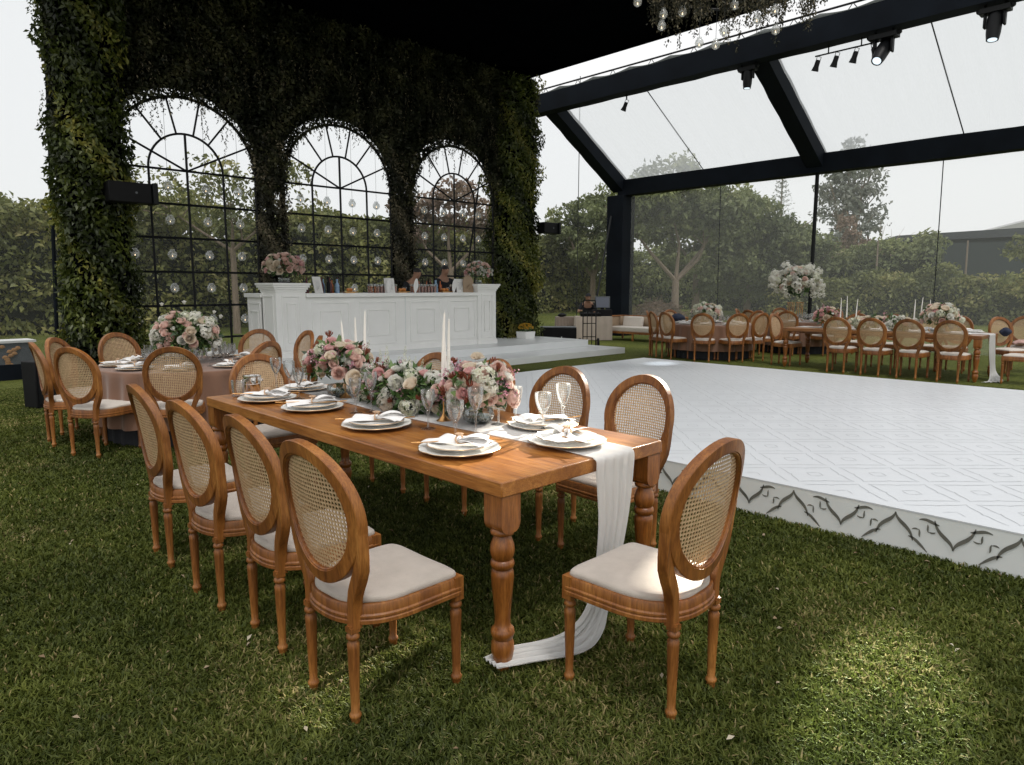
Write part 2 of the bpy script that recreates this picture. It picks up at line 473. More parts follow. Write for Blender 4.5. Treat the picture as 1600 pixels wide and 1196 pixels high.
def join(parts):
    Vs, Fs, vs = [], [], []; k = 0
    for V, F, v in parts:
        Vs.append(V); Fs.append(F + k); vs.append(v); k += len(V)
    return np.concatenate(Vs), np.concatenate(Fs), np.concatenate(vs)

def leafobj(name, parts, mat, parent=None, loc=(0, 0, 0)):
    V, F, v = join(parts) if isinstance(parts, list) else parts
    return put(name, npmesh(name, V, F, mat, v), parent, loc)

def sph(n):
    return unit(rng.normal(size=(n, 3)))

# ================================================================== ground
def ground():
    g = MB(); n = 60
    xs = [-220 + 520 * i / n for i in range(n + 1)]
    def z(x, y):
        d = max(0, math.hypot(max(0, x - 20), max(0, y - 17)))
        return min(.9, .035 * d) * (1 - math.exp(-d / 6))
    m = MB()
    m.grid(lambda u, v: (-260 + 560 * u, -260 + 560 * v, z(-260 + 560 * u, -260 + 560 * v)), 280, 280)
    o = m.build('lawn', M['lawn']); tag(o, kind='structure')
ground()

FX0, FX1, FY0, FY1, FZ = 4.50, 10.98, -6.0, 7.72, .26      # dance floor
SX0, SX1, SY0, SY1 = 5.0, 13.72, 10.2, 15.0               # lower step of the bar platform

def grass():
    n = 820000
    a = R(45.9) + rng.uniform(-R(54), R(54), n)
    r = .9 + (13.5 - .9) * rng.uniform(0, 1, n) ** 1.3
    x = r * np.cos(a); y = r * np.sin(a)
    ok = ~((x > FX0) & (x < FX1) & (y < FY1)) & ~((x > SX0) & (y > SY0) & (x < SX1))
    x, y, r = x[ok], y[ok], r[ok]; n = len(x)
    # tufts: pull points slightly towards tuft centres
    cx = np.floor(x / .05); cy = np.floor(y / .05)
    h = (np.sin(cx * 12.9898 + cy * 78.233) * 43758.5453) % 1.0
    patch = .5 + .5 * np.sin(x * 2.1 + 1.3 * np.sin(y * 1.7)) * np.sin(y * 2.6 + 1.1 * np.sin(x * 1.3))
    hgt = (.018 + .016 * rng.uniform(0, 1, n) + .009 * h) * np.clip((14.5 - r) / 7, .15, 1)
    w = (.0020 + .0013 * rng.uniform(0, 1, n)) * (1 + r * .20)
    th = rng.uniform(0, 2 * PI, n); lean = rng.uniform(.25, 1.25, n)
    dx, dy = np.cos(th), np.sin(th); ph = th + rng.uniform(.6, 2.5, n)
    sx, sy = np.cos(ph), np.sin(ph)
    V = np.empty((n, 5, 3))
    V[:, 0] = np.stack([x - sx * w, y - sy * w, np.full(n, -.004)], 1)
    V[:, 1] = np.stack([x + sx * w, y + sy * w, np.full(n, -.004)], 1)
    mx, my, mz = x + dx * hgt * lean * .35, y + dy * hgt * lean * .35, hgt * .62
    V[:, 2] = np.stack([mx + sx * w * .8, my + sy * w * .8, mz], 1)
    V[:, 3] = np.stack([mx - sx * w * .8, my - sy * w * .8, mz], 1)
    V[:, 4] = np.stack([x + dx * hgt * lean, y + dy * hgt * lean, hgt * (1.05 - .35 * lean * rng.uniform(.5, 1, n))], 1)
    k = np.arange(n)[:, None] * 5
    tri = np.concatenate([k + [0, 1, 2], k + [0, 2, 3], k + [3, 2, 4]])
    v = np.clip(.12 + .45 * rng.uniform(0, 1, n) + .25 * h + .22 * patch, 0, .97)
    v[rng.uniform(0, 1, n) < .03 + .10 * (patch > .8)] = 1.0
    o = put('grass', npmesh('grass', V.reshape(-1, 3), tri, M['grassblade'], np.repeat(v, 5)))
    tag(o, 'short green lawn grass around the chairs and tables', 'grass', kind='stuff')
grass()

def litter():
    n = 170; x = rng.uniform(.3, 6, n); y = rng.uniform(-1.5, 6, n); ok = ~((x > FX0 - .05) & (y < FY1)); x, y = x[ok], y[ok]; n = len(x)
    P = np.stack([x, y, np.full(n, .028)], 1)
    V, F, v = leaves(P, .028, .5, 0, np.tile([[0, 0, 1.0]], (n, 1)), 0, face=5)
    o = put('fallen_leaves', npmesh('fallen_leaves', V, F, M['drylitter'], v)); tag(o, 'small dry pale leaves lying scattered over the lawn', 'leaves', kind='stuff')
litter()

# ================================================================== chairs
def chair_meshes():
    P = []
    def yb(x, z): return -.215 - .155 * max(0, z - .46) + .75 * x * x
    def outline(off, n=72):
        pts = []
        for i in range(n):
            a = 2 * PI * i / n; c, s_ = math.cos(a), math.sin(a)
            if s_ >= 0:
                x = (.240 + off) * math.copysign(abs(c) ** .17, c) * (.955 + .045 * abs(s_)); y = (.243 + off) * abs(s_) ** .17
            else:
                x = (.240 + off) * .955 * math.copysign(abs(c) ** .80, c) * (1 - .06 * abs(s_)); y = -(.235 + off) * abs(s_) ** .80
            pts.append((x, y))
        return pts
    # seat rail with two beads
    prof = [(-.03, .385), (.007, .385), (.012, .389), (.012, .402), (.007, .406), (.007, .409), (.011, .412), (.011, .419), (.005, .424), (.0045, .428), (.0045, .453), (.0, .460), (-.03, .460)]
    m = MB(); m.loops([[(x, y, z) for x, y in outline(o)] for o, z in prof], True, closed_v=True)
    for sx in (-1, 1): m.box((sx * .2165, .2195, .414), (.043, .043, .095))
    P.append(('seat_rail', m.mesh('seat_rail', M['chairwood'])))
    # cushion
    m = MB(); rings = []
    for o, z in ((-.012, .458), (-.009, .462), (-.009, .472), (-.012, .479), (-.020, .484), (-.05, .491), (-.11, .496), (-.19, .498)):
        rings.append([(x, y, z + .0025 * math.sin(x * 31 + y * 23)) for x, y in outline(o)])
    m.loops(rings, True, True, True)
    P.append(('seat_cushion', m.mesh('seat_cushion', M['linen'], angle=60)))
    # oval back frame
    zc, N = .785, 60
    m = MB(); rings = []
    for i in range(N):
        t = 2 * PI * i / N; c, s_ = math.cos(t), math.sin(t)
        ex = 1 + .05 * s_
        xi, zi = .200 * c * ex, zc + .212 * s_
        xo, zo = .252 * c * ex, zc + .268 * s_
        def pt(f, yy):
            x = xi + (xo - xi) * f; z = zi + (zo - zi) * f
            return (x, yb(x, z) + yy, z)
        rings.append([pt(0, .012), pt(.06, .016), pt(.14, .0165), pt(.17, .021), pt(.95, .021), pt(1, .018), pt(1, -.018), pt(.95, -.021), pt(.17, -.021), pt(.14, -.0165), pt(.06, -.016), pt(0, -.012)])
    m.loops(rings, True, closed_v=True)
    for sx in (-1, 1):
        path = [(.240, .760, .008), (.234, .710, .013), (.223, .655, .020), (.211, .605, .025), (.191, .560, .027), (.172, .520, .025), (.159, .485, .022), (.152, .45, .0205), (.150, .41, .020), (.150, .375, .020)]
        rs = []
        for x, z, w in path:
            y = yb(x, max(z, .46))
            q_ = .0204; b_ = min(.003, w * .4); rs.append([(sx * (x - w + b_), y + q_, z), (sx * (x + w - b_), y + q_, z), (sx * (x + w), y + q_ - b_, z), (sx * (x + w), y - q_ + b_, z), (sx * (x + w - b_), y - q_, z), (sx * (x - w + b_), y - q_, z), (sx * (x - w), y - q_ + b_, z), (sx * (x - w), y + q_ - b_, z)])
        m.loops(rs, True, True, True)
    P.append(('back_frame', m.mesh('back_frame', M['chairwood'], angle=28)))
    # woven cane, a front and a rear skin
    m = MB()
    for off, flip in ((.0015, 0), (-.0015, 1)):
        rr = []
        for k in range(1, 9):
            f = k / 8
            rr.append([((x := .212 * f * math.cos(2 * PI * i / 40) * (1 + .05 * math.sin(2 * PI * i / 40))), yb(x, (z := zc + .218 * f * math.sin(2 * PI * i / 40))) + off, z) for i in range(40)])
        m.loops(rr, True, True)
    P.append(('cane_panel', m.mesh('cane_panel', M['cane'])))
    # legs
    leg = [(.010, 0), (.014, .006), (.017, .020), (.017, .030), (.0215, .036), (.0225, .043), (.019, .050), (.0155, .056), (.0165, .10), (.0225, .30), (.023, .318), (.018, .326), (.0165, .332), (.0235, .338), (.025, .346), (.022, .354), (.0165, .360), (.0165, .368), (.020, .376), (.020, .388)]
    for x, y in ((-.215, .218), (.215, .218), (-.150, -.208), (.150, -.208)):
        m = MB(); m.lathe(leg, 14, (x, y, 0))
        if y < 0: m.box((x, y, .372), (.038, .038, .02))
        P.append(('leg', m.mesh('leg', M['chairwood'])))
    return P
CHAIR = chair_meshes()
CUSH2 = None

def chair(x, y, face, label, group, cream=False):
    """face: direction the sitter looks in, degrees from +X"""
    t = thing('cane_chair', label, 'chair', (x, y, 0), R(face - 90), group)
    for name, me in CHAIR:
        o = put(name, me, t)
        if cream and name == 'seat_cushion':
            o.data = cream_mesh()
    return t
_cm = []
def cream_mesh():
    if not _cm:
        me = [m for n, m in CHAIR if n == 'seat_cushion'][0].copy(); me.materials[0] = M['creamcush']; _cm.append(me)
    return _cm[0]

GA = 'cane chairs around the long wooden table'
for y, lab, dx, df in ((2.23, 'cane chair on the lawn side of the wooden table, first from the hanging runner', 0, 1),
                (2.86, 'cane chair on the lawn side of the wooden table, second from the hanging runner', .04, -2),
                (3.46, 'cane chair on the lawn side of the wooden table, third from the hanging runner', 0, 2),
                (4.18, 'cane chair on the lawn side of the wooden table, beside the steel bucket end', .02, -3)):
    chair(1.425 + dx, y, df, lab, GA)
for y, lab, df in ((2.47, 'cane chair on the dance floor side of the wooden table, first from the hanging runner', -3),
                   (3.10, 'cane chair behind the two goblets, second from the runner on the dance floor side', 2),
                   (3.80, 'cane chair showing its rounded top above the peach carnation, dance floor side', 0),
                   (4.53, 'cane chair showing its rounded top behind the single taper candle', 0)):
    chair(3.23, y, 180 + df, lab, GA)
chair(2.20, 1.50, 92, 'cane chair at the end of the wooden table beside the hanging runner, cushion lit', GA)
chair(2.40, 5.16, -91, 'cane chair at the far end of the wooden table behind the steel bucket', GA)

# ================================================================== long wooden table
TT = .785                      # top of the far table
TM = .83                       # top of the near table
KM = (CAM_Z - TM) / (CAM_Z - .785)
def table_leg_mesh():
    m = MB()
    w = .052
    n = 8
    poly = [(-w, .72), (w, .72), (w, .615), (w * .96, .60), (w * .80, .585), (w * .5, .575), (-w * .5, .575), (-w * .80, .585), (-w * .96, .60), (-w, .615)]
    m.prism(poly, -w, w)
    pr = [(.020, 0), (.030, .012), (.034, .035), (.047, .065), (.054, .095), (.052, .125), (.044, .142), (.050, .150), (.056, .165), (.053, .180), (.042, .190), (.036, .20), (.036, .23), (.042, .29), (.049, .35), (.053, .395), (.051, .415), (.043, .424), (.052, .432), (.056, .445), (.052, .457), (.044, .462), (.052, .475), (.057, .495), (.054, .52), (.043, .545), (.037, .556), (.052, .562), (.056, .570), (.052, .580), (.046, .585), (.054, .592), (.052, .605)]
    m.lathe([(r * .9, z) for r, z in pr], 24)
    return m.mesh('leg', M['legwood'], angle=50)
LEGM = table_leg_mesh()

def long_table(x0, x1, y0, y1, label, group=None, TT=TT):
    t = thing('wooden_table', label, 'table', ((x0 + x1) / 2, (y0 + y1) / 2, 0), 0, group)
    w, d = x1 - x0, y1 - y0
    m = MB(); m.box((0, 0, TT - .032), (w, d, .064)); m.build('tabletop', M['tablewood'], t, bevel=.006)
    for sx in (-1, 1):
        for sy in (-1, 1): put('leg', LEGM, t, (sx * (w / 2 - .058), sy * (d / 2 - .058), 0), sc=(1, 1, (TT - .063) / .72))
    m = MB()
    for sx in (-1, 1): m.box((sx * (w / 2 - .26), 0, TT - .064 - .02), (.05, d - .5, .04))
    m.build('underside_rail', M['legwood'], t)
    return t
long_table(1.79, 2.885, 1.905, 4.90, 'long honey-brown wooden table with turned legs, flowers down its middle', TT=TM)

def runner(x0, x1, yn, yf, label, tail, name='table_runner', TT=TT):
    """cloth lying along the table, dropping over the end and trailing on the lawn"""
    m = MB()
    path = []
    for i in range(24):
        f = i / 23; y = yf + (yn - yf) * f
        path.append((Vector((x0 + .02 * math.sin(f * 9), y, TT + .004)), Vector((x1 + .02 * math.sin(f * 7 + 1), y, TT + .004))))
    path += [(Vector((x0, yn - .012, TT + .003)), Vector((x1, yn - .012, TT + .003))), (Vector((x0 + .004, yn - .028, TT - .012)), Vector((x1 - .004, yn - .028, TT - .012)))]
    for a, b in tail: path.append((Vector(a), Vector(b)))
    nu = 36; rings = []
    # smooth the tail
    fine = []
    for k in range(len(path) - 1):
        q = 1 if k < 24 else 5
        for j in range(q):
            f = j / q
            p0 = path[max(k - 1, 0)]; p1 = path[k]; p2 = path[k + 1]; p3 = path[min(k + 2, len(path) - 1)]
            def cr(i):
                a, b, c, d = p0[i], p1[i], p2[i], p3[i]
                return .5 * ((2 * b) + (c - a) * f + (2 * a - 5 * b + 4 * c - d) * f * f + (3 * b - a - 3 * c + d) * f ** 3)
            fine.append((cr(0), cr(1)) if q > 1 else p1)
    fine.append(path[-1])
    N = len(fine)
    for k, (a, b) in enumerate(fine):
        row = []
        d = (fine[min(k + 1, N - 1)][0] - fine[max(k - 1, 0)][0]).normalized(); w = (b - a)
        nn = w.cross(d)
        nn = nn.normalized() if nn.length > 1e-6 else Vector((0, 0, 1))
        amp = 0 if k < 24 else min(1, (k - 24) / 12) * .0065
        for i in range(nu + 1):
            u = i / nu
            r_ = amp * (math.sin(u * 2 * PI * 4.5 + k * .03) + .5 * math.sin(u * 2 * PI * 8 + 1 + k * .05)) + (.0012 * math.sin(u * 19 + k * .8) if k < 24 else 0)
            row.append(a + w * u + nn * r_)
        rings.append(row)
    m.loops(rings, False)
    me = m.mesh('runner', M['runner'], angle=80)
    o = put(name, me)
    sol = o.modifiers.new('thick', 'SOLIDIFY'); sol.thickness = .0015; sol.offset = 1
    tag(o, label, 'table runner', 'white cloth runners')
    return o
runner(2.335, 2.615, 1.905, 4.86, 'sheer white runner along the wooden table, hanging down to the grass by the turned leg',
       [((2.337, 1.872, .75), (2.600, 1.872, .75)), ((2.345, 1.862, .55), (2.555, 1.862, .55)), ((2.32, 1.858, .34), (2.49, 1.858, .34)), ((2.26, 1.862, .17), (2.41, 1.855, .15)),
        ((2.17, 1.90, .085), (2.30, 1.80, .07)), ((2.06, 1.97, .056), (2.14, 1.76, .052)), ((1.94, 2.02, .056), (1.93, 1.85, .052)), ((1.80, 2.03, .055), (1.79, 1.92, .052))], TT=TM)

# ================================================================== tableware
def scal(r, n, amp):
    return lambda a: r * (1 + amp * abs(math.sin(a * n / 2)) - amp * .5)
def plate_mesh(r, h, mat, scallop=True, seg=72):
    m = MB(); prof = [(.0, .0), (.55, .0), (.60, .004), (.80, h * .55), (.98, h), (1.0, h + .002), (.985, h + .006), (.80, h * .55 + .007), (.62, .009), (.0, .008)]
    rings = []
    for f, z in prof:
        row = []
        for i in range(seg):
            a = 2 * PI * i / seg
            k = 1 + (.035 * (abs(math.sin(a * 5)) - .5) * max(0, (f - .6) / .4) if scallop else 0)
            row.append((r * max(f, .001) * k * math.cos(a), r * max(f, .001) * k * math.sin(a), z))
        rings.append(row)
    m.loops(rings, True); return m
def rim_mesh(r, h, tr, seg=72):
    m = MB(); pts = []
    rings = []
    for i in range(seg):
        a = 2 * PI * i / seg; k = 1 + .035 * (abs(math.sin(a * 5)) - .5)
        rr = r * k
        rings.append([((rr + tr * math.cos(b)) * math.cos(a), (rr + tr * math.cos(b)) * math.sin(a), h + .004 + tr * math.sin(b)) for b in (0, PI / 2, PI, 3 * PI / 2)])
    m.loops(rings, True, closed_v=True); return m
PL_CH = plate_mesh(.178, .018, None).mesh('charger', M['ceramic'])
PL_RIM = rim_mesh(.178, .018, .0016).mesh('rim', M['goldrim'])
PL_D = plate_mesh(.140, .014, None).mesh('dinner_plate', M['ceramic'])
PL_DR = rim_mesh(.140, .014, .0016).mesh('rim', M['goldrim'])

def napkin_mesh(seed, s=1.0):
    """folded napkin gathered in the middle, two wings spread"""
    rd = random.Random(seed); m = MB()
    for side, L, W, ang, lift in ((1, .14, .17, .25 + rd.uniform(-.2, .2), .012), (-1, .145, .20, .1 + rd.uniform(-.2, .2), .006), (1, .13, .12, .75, .030)):
        def fn(u, v):
            a = ang; x = side * L * u; wdt = .016 + (W - .016) * u ** .8
            y = (v - .5) * wdt
            z = .010 + lift * math.sin(u * PI * .75) + .010 * math.sin(v * PI * 3 + side) * (1 - u * .5) + .006 * (1 - u)
            xx = x * math.cos(a) - y * math.sin(a); yy = x * math.sin(a) + y * math.cos(a)
            return (xx * s, yy * s, z * s)
        m.grid(fn, 12, 12)
    return m.mesh('napkin', M['napkin'], angle=60)
NAPS = [napkin_mesh(i) for i in range(3)]
def ring_mesh():
    m = MB(); rg = []
    for i in range(20):
        a = 2 * PI * i / 20
        rg.append([(.004 * math.cos(b) , (.020 + .004 * math.sin(b)) * math.cos(a), .022 + (.018 + .004 * math.sin(b)) * math.sin(a)) for b in [k * PI / 3 for k in range(6)]])
    m.loops(rg, True, closed_v=True)
    for k in range(7):
        a = 2 * PI * k / 7
        m.lathe([(.001, 0), (.009, .003), (.009, .006), (.001, .009)], 7, (.012 * math.cos(a), .012 * math.sin(a), .040))
    return m.mesh('napkin_ring', M['ringgold'])
M['ringgold'] = simple('ring_gold', (.68, .46, .30), .4, .1, 20, metal=.4)
RING = ring_mesh()
def cutlery_mesh(kind):
    m = MB()
    m.tube([(0, -.10, 0), (0, .02, .001), (0, .06, .002)], [.0035, .0024, .002], 6)
    if kind == 'fork':
        for k in (-1, 0, 1): m.tube([(0, .055, .002), (k * .006, .07, .002), (k * .006, .105, .004)], .0013, 4)
    elif kind == 'knife':
        m.box((0.002, .085, .002), (.013, .075, .0016))
    else:
        m.lathe([(.001, 0), (.012, .001), (.014, .003), (.0138, .004)], 12, (0, .085, .0), sy=1.5)
    return m.mesh(kind, M['copper'])
CUT = {k: cutlery_mesh(k) for k in ('fork', 'knife', 'spoon')}

def setting(x, y, z, rz, label, group, k=0, full=True, sc=1.0):
    t = thing('place_setting', label, 'place setting', (x, y, z), R(rz), group)
    t.scale = (sc, sc, sc)
    c = put('charger', PL_CH, t); 
    if full: put('rim', PL_RIM, c)
    d = put('dinner_plate', PL_D, t, (0, 0, .020))
    if full: put('rim', PL_DR, d)
    nq = put('napkin', NAPS[k % 3], t, (0, 0, .028), (0, 0, R(-90 + 25 * (k % 3))))
    if full:
        put('napkin_ring', RING, t, (0, 0, .034), (0, 0, R(-90 + 25 * (k % 3))))
        put('knife', CUT['knife'], t, (.075, -.07, .044), (.02, 0, R(78)))
        put('fork', CUT['fork'], t, (-.08, .07, .044), (.02, 0, R(70)))
    return t

def goblet_mesh(h, rb, bowl, stem=.5, seg=28, ribs=False):
    """thin glass: outer and inner wall"""
    hs = h * stem
    prof = [(.034, 0), (.034, .002), (.012, .006), (.0045, .014), (.004, hs * .5), (.005, hs - .012), (.012, hs)]
    out = [(rb * (math.sin(min(1, f * 1.0) * PI * .5) ** .62) * (1 - .20 * max(0, f - .45) ** 1.3), hs + (h - hs) * f) for f in (.03, .08, .16, .28, .42, .6, .8, 1.0)]
    inn = [(r - .0012, z + .0012) for r, z in reversed(out)]
    m = MB(); m.lathe(prof + out + inn + [(.0005, hs + .005)], seg)
    return m.mesh(bowl, M['glass'], angle=70)
def tumbler_mesh(h=.10, r0=.034, r1=.040):
    m = MB(); m.lathe([(r0 * .9, 0), (r0, .004), (r1, h), (r1 - .0016, h), (r0 - .002, .010), (.0005, .009)], 24)
    return m.mesh('tumbler', M['glass'], angle=60)
G_TALL = goblet_mesh(.215, .038, 'wine_glass'); G_WIDE = goblet_mesh(.175, .042, 'water_goblet', .42); G_CUT = goblet_mesh(.185, .036, 'cut_goblet', .45)
G_SMALL = tumbler_mesh()
def glass(kind, x, y, z, label, group='glasses on the wooden table', s=1.0):
    me = {'wine': G_TALL, 'water': G_WIDE, 'cut': G_CUT, 'tumbler': G_SMALL}[kind]
    o = put({'wine': 'wine_glass', 'water': 'water_goblet', 'cut': 'crystal_goblet', 'tumbler': 'glass_tumbler'}[kind], me, None, (x, y, z), (0, 0, rng.uniform(0, 6)), s * 1.14)
    return tag(o, label, 'glass', group)

GS = 'place settings on the long wooden table'
setting(2.13 * KM, 2.57 * KM, TM, 0, 'gold-rimmed plates with folded napkin at the bare corner of the wooden table', GS, 0, sc=1.06)
setting(2.18 * KM, 3.37 * KM, TM, 0, 'gold-rimmed plates with napkin second from the bare table corner, lawn side', GS, 1, sc=1.06)
setting(2.20 * KM, 4.16 * KM, TM, 0, 'gold-rimmed plates with napkin third from the bare table corner, lawn side', GS, 2, sc=1.06)
setting(2.15 * KM, 4.72 * KM, TM, 0, 'gold-rimmed plates with napkin standing just in front of the steel bucket', GS, 0, sc=1.06)
setting(2.62 * KM, 2.30 * KM, TM + .006, 90, 'gold-rimmed plates with brightly lit napkin on the runner at the table end', GS, 1, sc=1.06)
setting(2.86 * KM, 2.70 * KM, TM, 180, 'gold-rimmed plates behind the two goblets on the dance floor side', GS, 2, sc=1.06)
setting(2.84 * KM, 3.48 * KM, TM, 180, 'gold-rimmed plates half hidden behind the flower arrangement, dance floor side', GS, 0, sc=1.06)
setting(2.58 * KM, 5.0 * KM, TM, -90, 'gold-rimmed plates with napkin at the far end beside the wine glasses', GS, 1)

for kind, u in (('cut', (2.36, 3.12, 'crystal goblet alone before the low flowers, beside the brass candlestick')),
                ('water', (2.28, 2.78, 'rounded goblet standing behind the napkin at the bare table corner')),
                ('wine', (2.44, 2.80, 'ribbed tall goblet in front of the round glass vase')),
                ('cut', (2.80, 2.86, 'slender goblet right of the peach rose by the table edge')),
                ('wine', (2.72, 2.92, 'thin-stemmed glass with a straight bowl beside the peach rose')),
                ('water', (2.78, 2.62, 'short wide goblet standing before the cane back, on the lit plate side')),
                ('wine', (2.90, 2.58, 'tall goblet before the cane back nearest the lit table corner')),
                ('cut', (2.33, 3.84, 'crystal goblet between the second and third plates')),
                ('wine', (2.42, 3.80, 'tall goblet beside the crystal one, before the low flowers')),
                ('cut', (2.34, 4.62, 'goblet with cloudy bowl before the far vase of flowers')),
                ('wine', (2.36, 4.80, 'goblet by the third plate, before the pink arrangement')),
                ('wine', (2.40, 5.10, 'tall wine glass standing apart beside the steel bucket')),
                ('tumbler', (2.62, 5.12, 'short square-looking tumbler beside the tall wine glass'))):
    glass(kind, u[0] * KM, u[1] * KM, TM + (.005 if 2.46 < u[0] < 2.8 else 0), u[2])

def bucket(x, y, z):
    t = thing('wine_bucket', 'small polished steel wine bucket with ring handles beside a glass, table end', 'bucket', (x, y, z))
    m = MB(); m.lathe([(.045, 0), (.048, .004), (.060, .125), (.064, .128), (.064, .134), (.058, .134), (.047, .010), (.0005, .008)], 32)
    m.lathe([(.0565, .075), (.0575, .077), (.0565, .079)], 32, capb=False, capt=False)
    m.build('body', M['chrome'], t)
    for sx in (-1, 1):
        m = MB(); m.tube([(sx * .058, -.018, .11), (sx * .072, -.018, .10), (sx * .074, 0, .088), (sx * .072, .018, .10), (sx * .058, .018, .11)], .003, 6); m.build('handle', M['chrome'], t)
bucket(2.20 * KM, 5.08 * KM, TM)
tag(put('glass_tumbler', G_SMALL, None, (2.07 * KM, 5.03 * KM, TM), sc=1.15), 'tall clear tumbler at the table corner in front of the steel bucket', 'glass', 'glasses on the wooden table')

def candle(x, y, z, hh, ch, label, group, lit=True):
    t = thing('candlestick', label, 'candlestick', (x, y, z), rng.uniform(0, 6), group)
    m = MB(); m.lathe([(.042, 0), (.042, .003), (.030, .010), (.012, .030), (.005, .045), (.0038, .08), (.0038, hh - .06), (.006, hh - .05), (.004, hh - .045), (.010, hh - .03), (.016, hh), (.016, hh + .002), (.011, hh + .002), (.010, hh - .01), (.0005, hh - .01)], 20)
    m.build('holder', M['copper'], t)
    m = MB(); lx = .012
    n = 10
    ch += .025
    m.tube([(lx * (k / n) ** 2, 0, hh - .008 + ch * k / n) for k in range(n + 1)], [.0125 * (1 - .62 * (k / n) ** 1.5) for k in range(n + 1)], 12)
    c = m.build('taper_candle', M['wax'], t)
    m = MB(); m.tube([(lx, 0, hh + ch - .01), (lx + .001, 0, hh + ch + .003), (lx + .004, 0, hh + ch + .009)], .0012, 5)
    m.build('wick', M['wax'], c)
    return t
GC = 'brass candlesticks on the wooden table'
candle(2.56 * KM, 3.23 * KM, TM + .004, .23, .36, 'tall brass candlestick with white taper in front of the bar panels', GC)
candle(2.86 * KM, 3.55 * KM, TM, .20, .34, 'brass candlestick with taller hooked taper, left of the peach carnation', GC)
candle(2.76 * KM, 3.46 * KM, TM + .004, .18, .33, 'brass candlestick with shorter hooked taper beside the taller hooked one', GC)
candle(2.60 * KM, 4.42 * KM, TM + .004, .20, .30, 'brass candlestick with slanting taper, nearest the bucket of the three', GC)
candle(2.76 * KM, 4.52 * KM, TM + .004, .21, .31, 'brass candlestick with hooked taper, middle of the three by the pink roses', GC)
candle(2.86 * KM, 4.56 * KM, TM, .235, .33, 'brass candlestick with the tallest taper of the three by the pink roses', GC)

# ================================================================== flowers
def petal_patch(fn, nu=4, nv=4):
    us = np.linspace(-1, 1, nu + 1); vs = np.linspace(0, 1, nv + 1)
    V = np.array([fn(u, v) for v in vs for u in us]); w = nu + 1
    F = np.array([(j * w + i, j * w + i + 1, (j + 1) * w + i + 1, (j + 1) * w + i) for j in range(nv) for i in range(nu)])
    return V, F, np.clip(.55 + .45 * np.repeat(vs, w), 0, 1)

def rose_mesh(mat, open_=1.0, seed=0, n_l=7):
    """unit flower of radius 1, opening towards +Z"""
    rd = random.Random(seed); parts = []
    for L in range(n_l):
        f = L / (n_l - 1)
        rad = (.16 + .74 * f ** .85) * open_; K = 3 + int(3 * f); wid = 1.3 - .2 * f; top = .62 - .22 * f
        for k in range(K):
            a0 = 2 * PI * (k + rd.random() * .35) / K + L * 1.1; ln = rd.uniform(.93, 1.07)
            def fn(u, v, a0=a0, rad=rad, top=top, wid=wid, f=f, ln=ln):
                ang = a0 + u * wid * (PI / K) * (1.25 - .2 * v)
                r = rad * math.sin(PI * (.10 + .50 * v)) ** .8
                lip = max(0, v - .72) / .28
                r += lip ** 1.5 * (.20 * f - .05) + .02 * math.sin(u * 5 + a0) * v
                z = -.55 + (top * ln + .55) * v ** .9 * (1 - .12 * u * u * v) - .10 * f * lip ** 2
                return (r * math.cos(ang), r * math.sin(ang), z)
            parts.append(petal_patch(fn))
    V, F, v = join(parts)
    return npmesh('rose', V, F, mat, np.clip(v + rng.uniform(-.08, .08, len(v)), 0, 1), True)

def ruffle_mesh(mat, n=30, seed=0):
    parts = []
    rd = random.Random(seed)
    for k in range(n):
        f = k / n; a0 = k * 2.4; tilt = .15 + 1.15 * f
        def fn(u, v, a0=a0, tilt=tilt):
            r = v * .85; ruff = .10 * math.sin(u * 9 + a0) * v
            lx = r * math.sin(tilt) ; lz = r * math.cos(tilt) + ruff
            w = u * .38 * v ** .6
            return (lx * math.cos(a0) - w * math.sin(a0), lx * math.sin(a0) + w * math.cos(a0), lz - .1)
        parts.append(petal_patch(fn, 6, 3))
    V, F, v = join(parts)
    return npmesh('carnation', V, F, mat, v, True)

def cluster_mesh(mat, nf=70, pet=4, size=.26, squash=.85, name='hydrangea_bloom'):
    C = sph(nf); C = C[C[:, 2] > -.55]; parts = []
    for c in C:
        t = np.cross(c, [0.3, .5, .8]); t /= np.linalg.norm(t); b = np.cross(c, t)
        a0 = random.random() * 6; tone = random.uniform(.25, .95)
        cc = c * random.uniform(.72, 1.0) * np.array([1, 1, squash])
        Vs = []
        for k in range(pet):
            a = a0 + k * 2 * PI / pet
            d = t * math.cos(a) + b * math.sin(a); s = t * -math.sin(a) + b * math.cos(a)
            Vs += [cc, cc + d * size * .55 + s * size * .38 + c * .05, cc + d * size + c * .02, cc + d * size * .55 - s * size * .38 + c * .05]
        V = np.array(Vs); F = np.arange(4 * pet).reshape(pet, 4)
        parts.append((V, F, np.clip(tone + np.tile([-.25, 0, .1, 0], pet), 0, 1)))
    V, F, v = join(parts)
    return npmesh(name, V, F, mat, v)

def sprig_mesh(mat, seed=0):
    """branching head of finger-like buds"""
    rd = random.Random(seed); m = MB()
    for k in range(17):
        a = rd.uniform(0, 2 * PI); t = rd.uniform(.1, 1.1); L = rd.uniform(.5, 1.0)
        d = Vector((math.sin(t) * math.cos(a), math.sin(t) * math.sin(a), math.cos(t)))
        b = d * L * .45 + Vector((0, 0, -.1)); 
        m.tube([Vector((0, 0, -.5)), b, b + d * .25 + Vector((0, 0, .12)), b + d * .32 + Vector((0, 0, .33))], [.03, .05, .075, .035], 5)
    me = m.mesh('red_sprig', mat)
    v = np.array([rd.random() for _ in range(len(me.vertices))]); 
    a = me.attributes.new('var', 'FLOAT', 'POINT'); a.data.foreach_set('value', v.astype(np.float32))
    return me

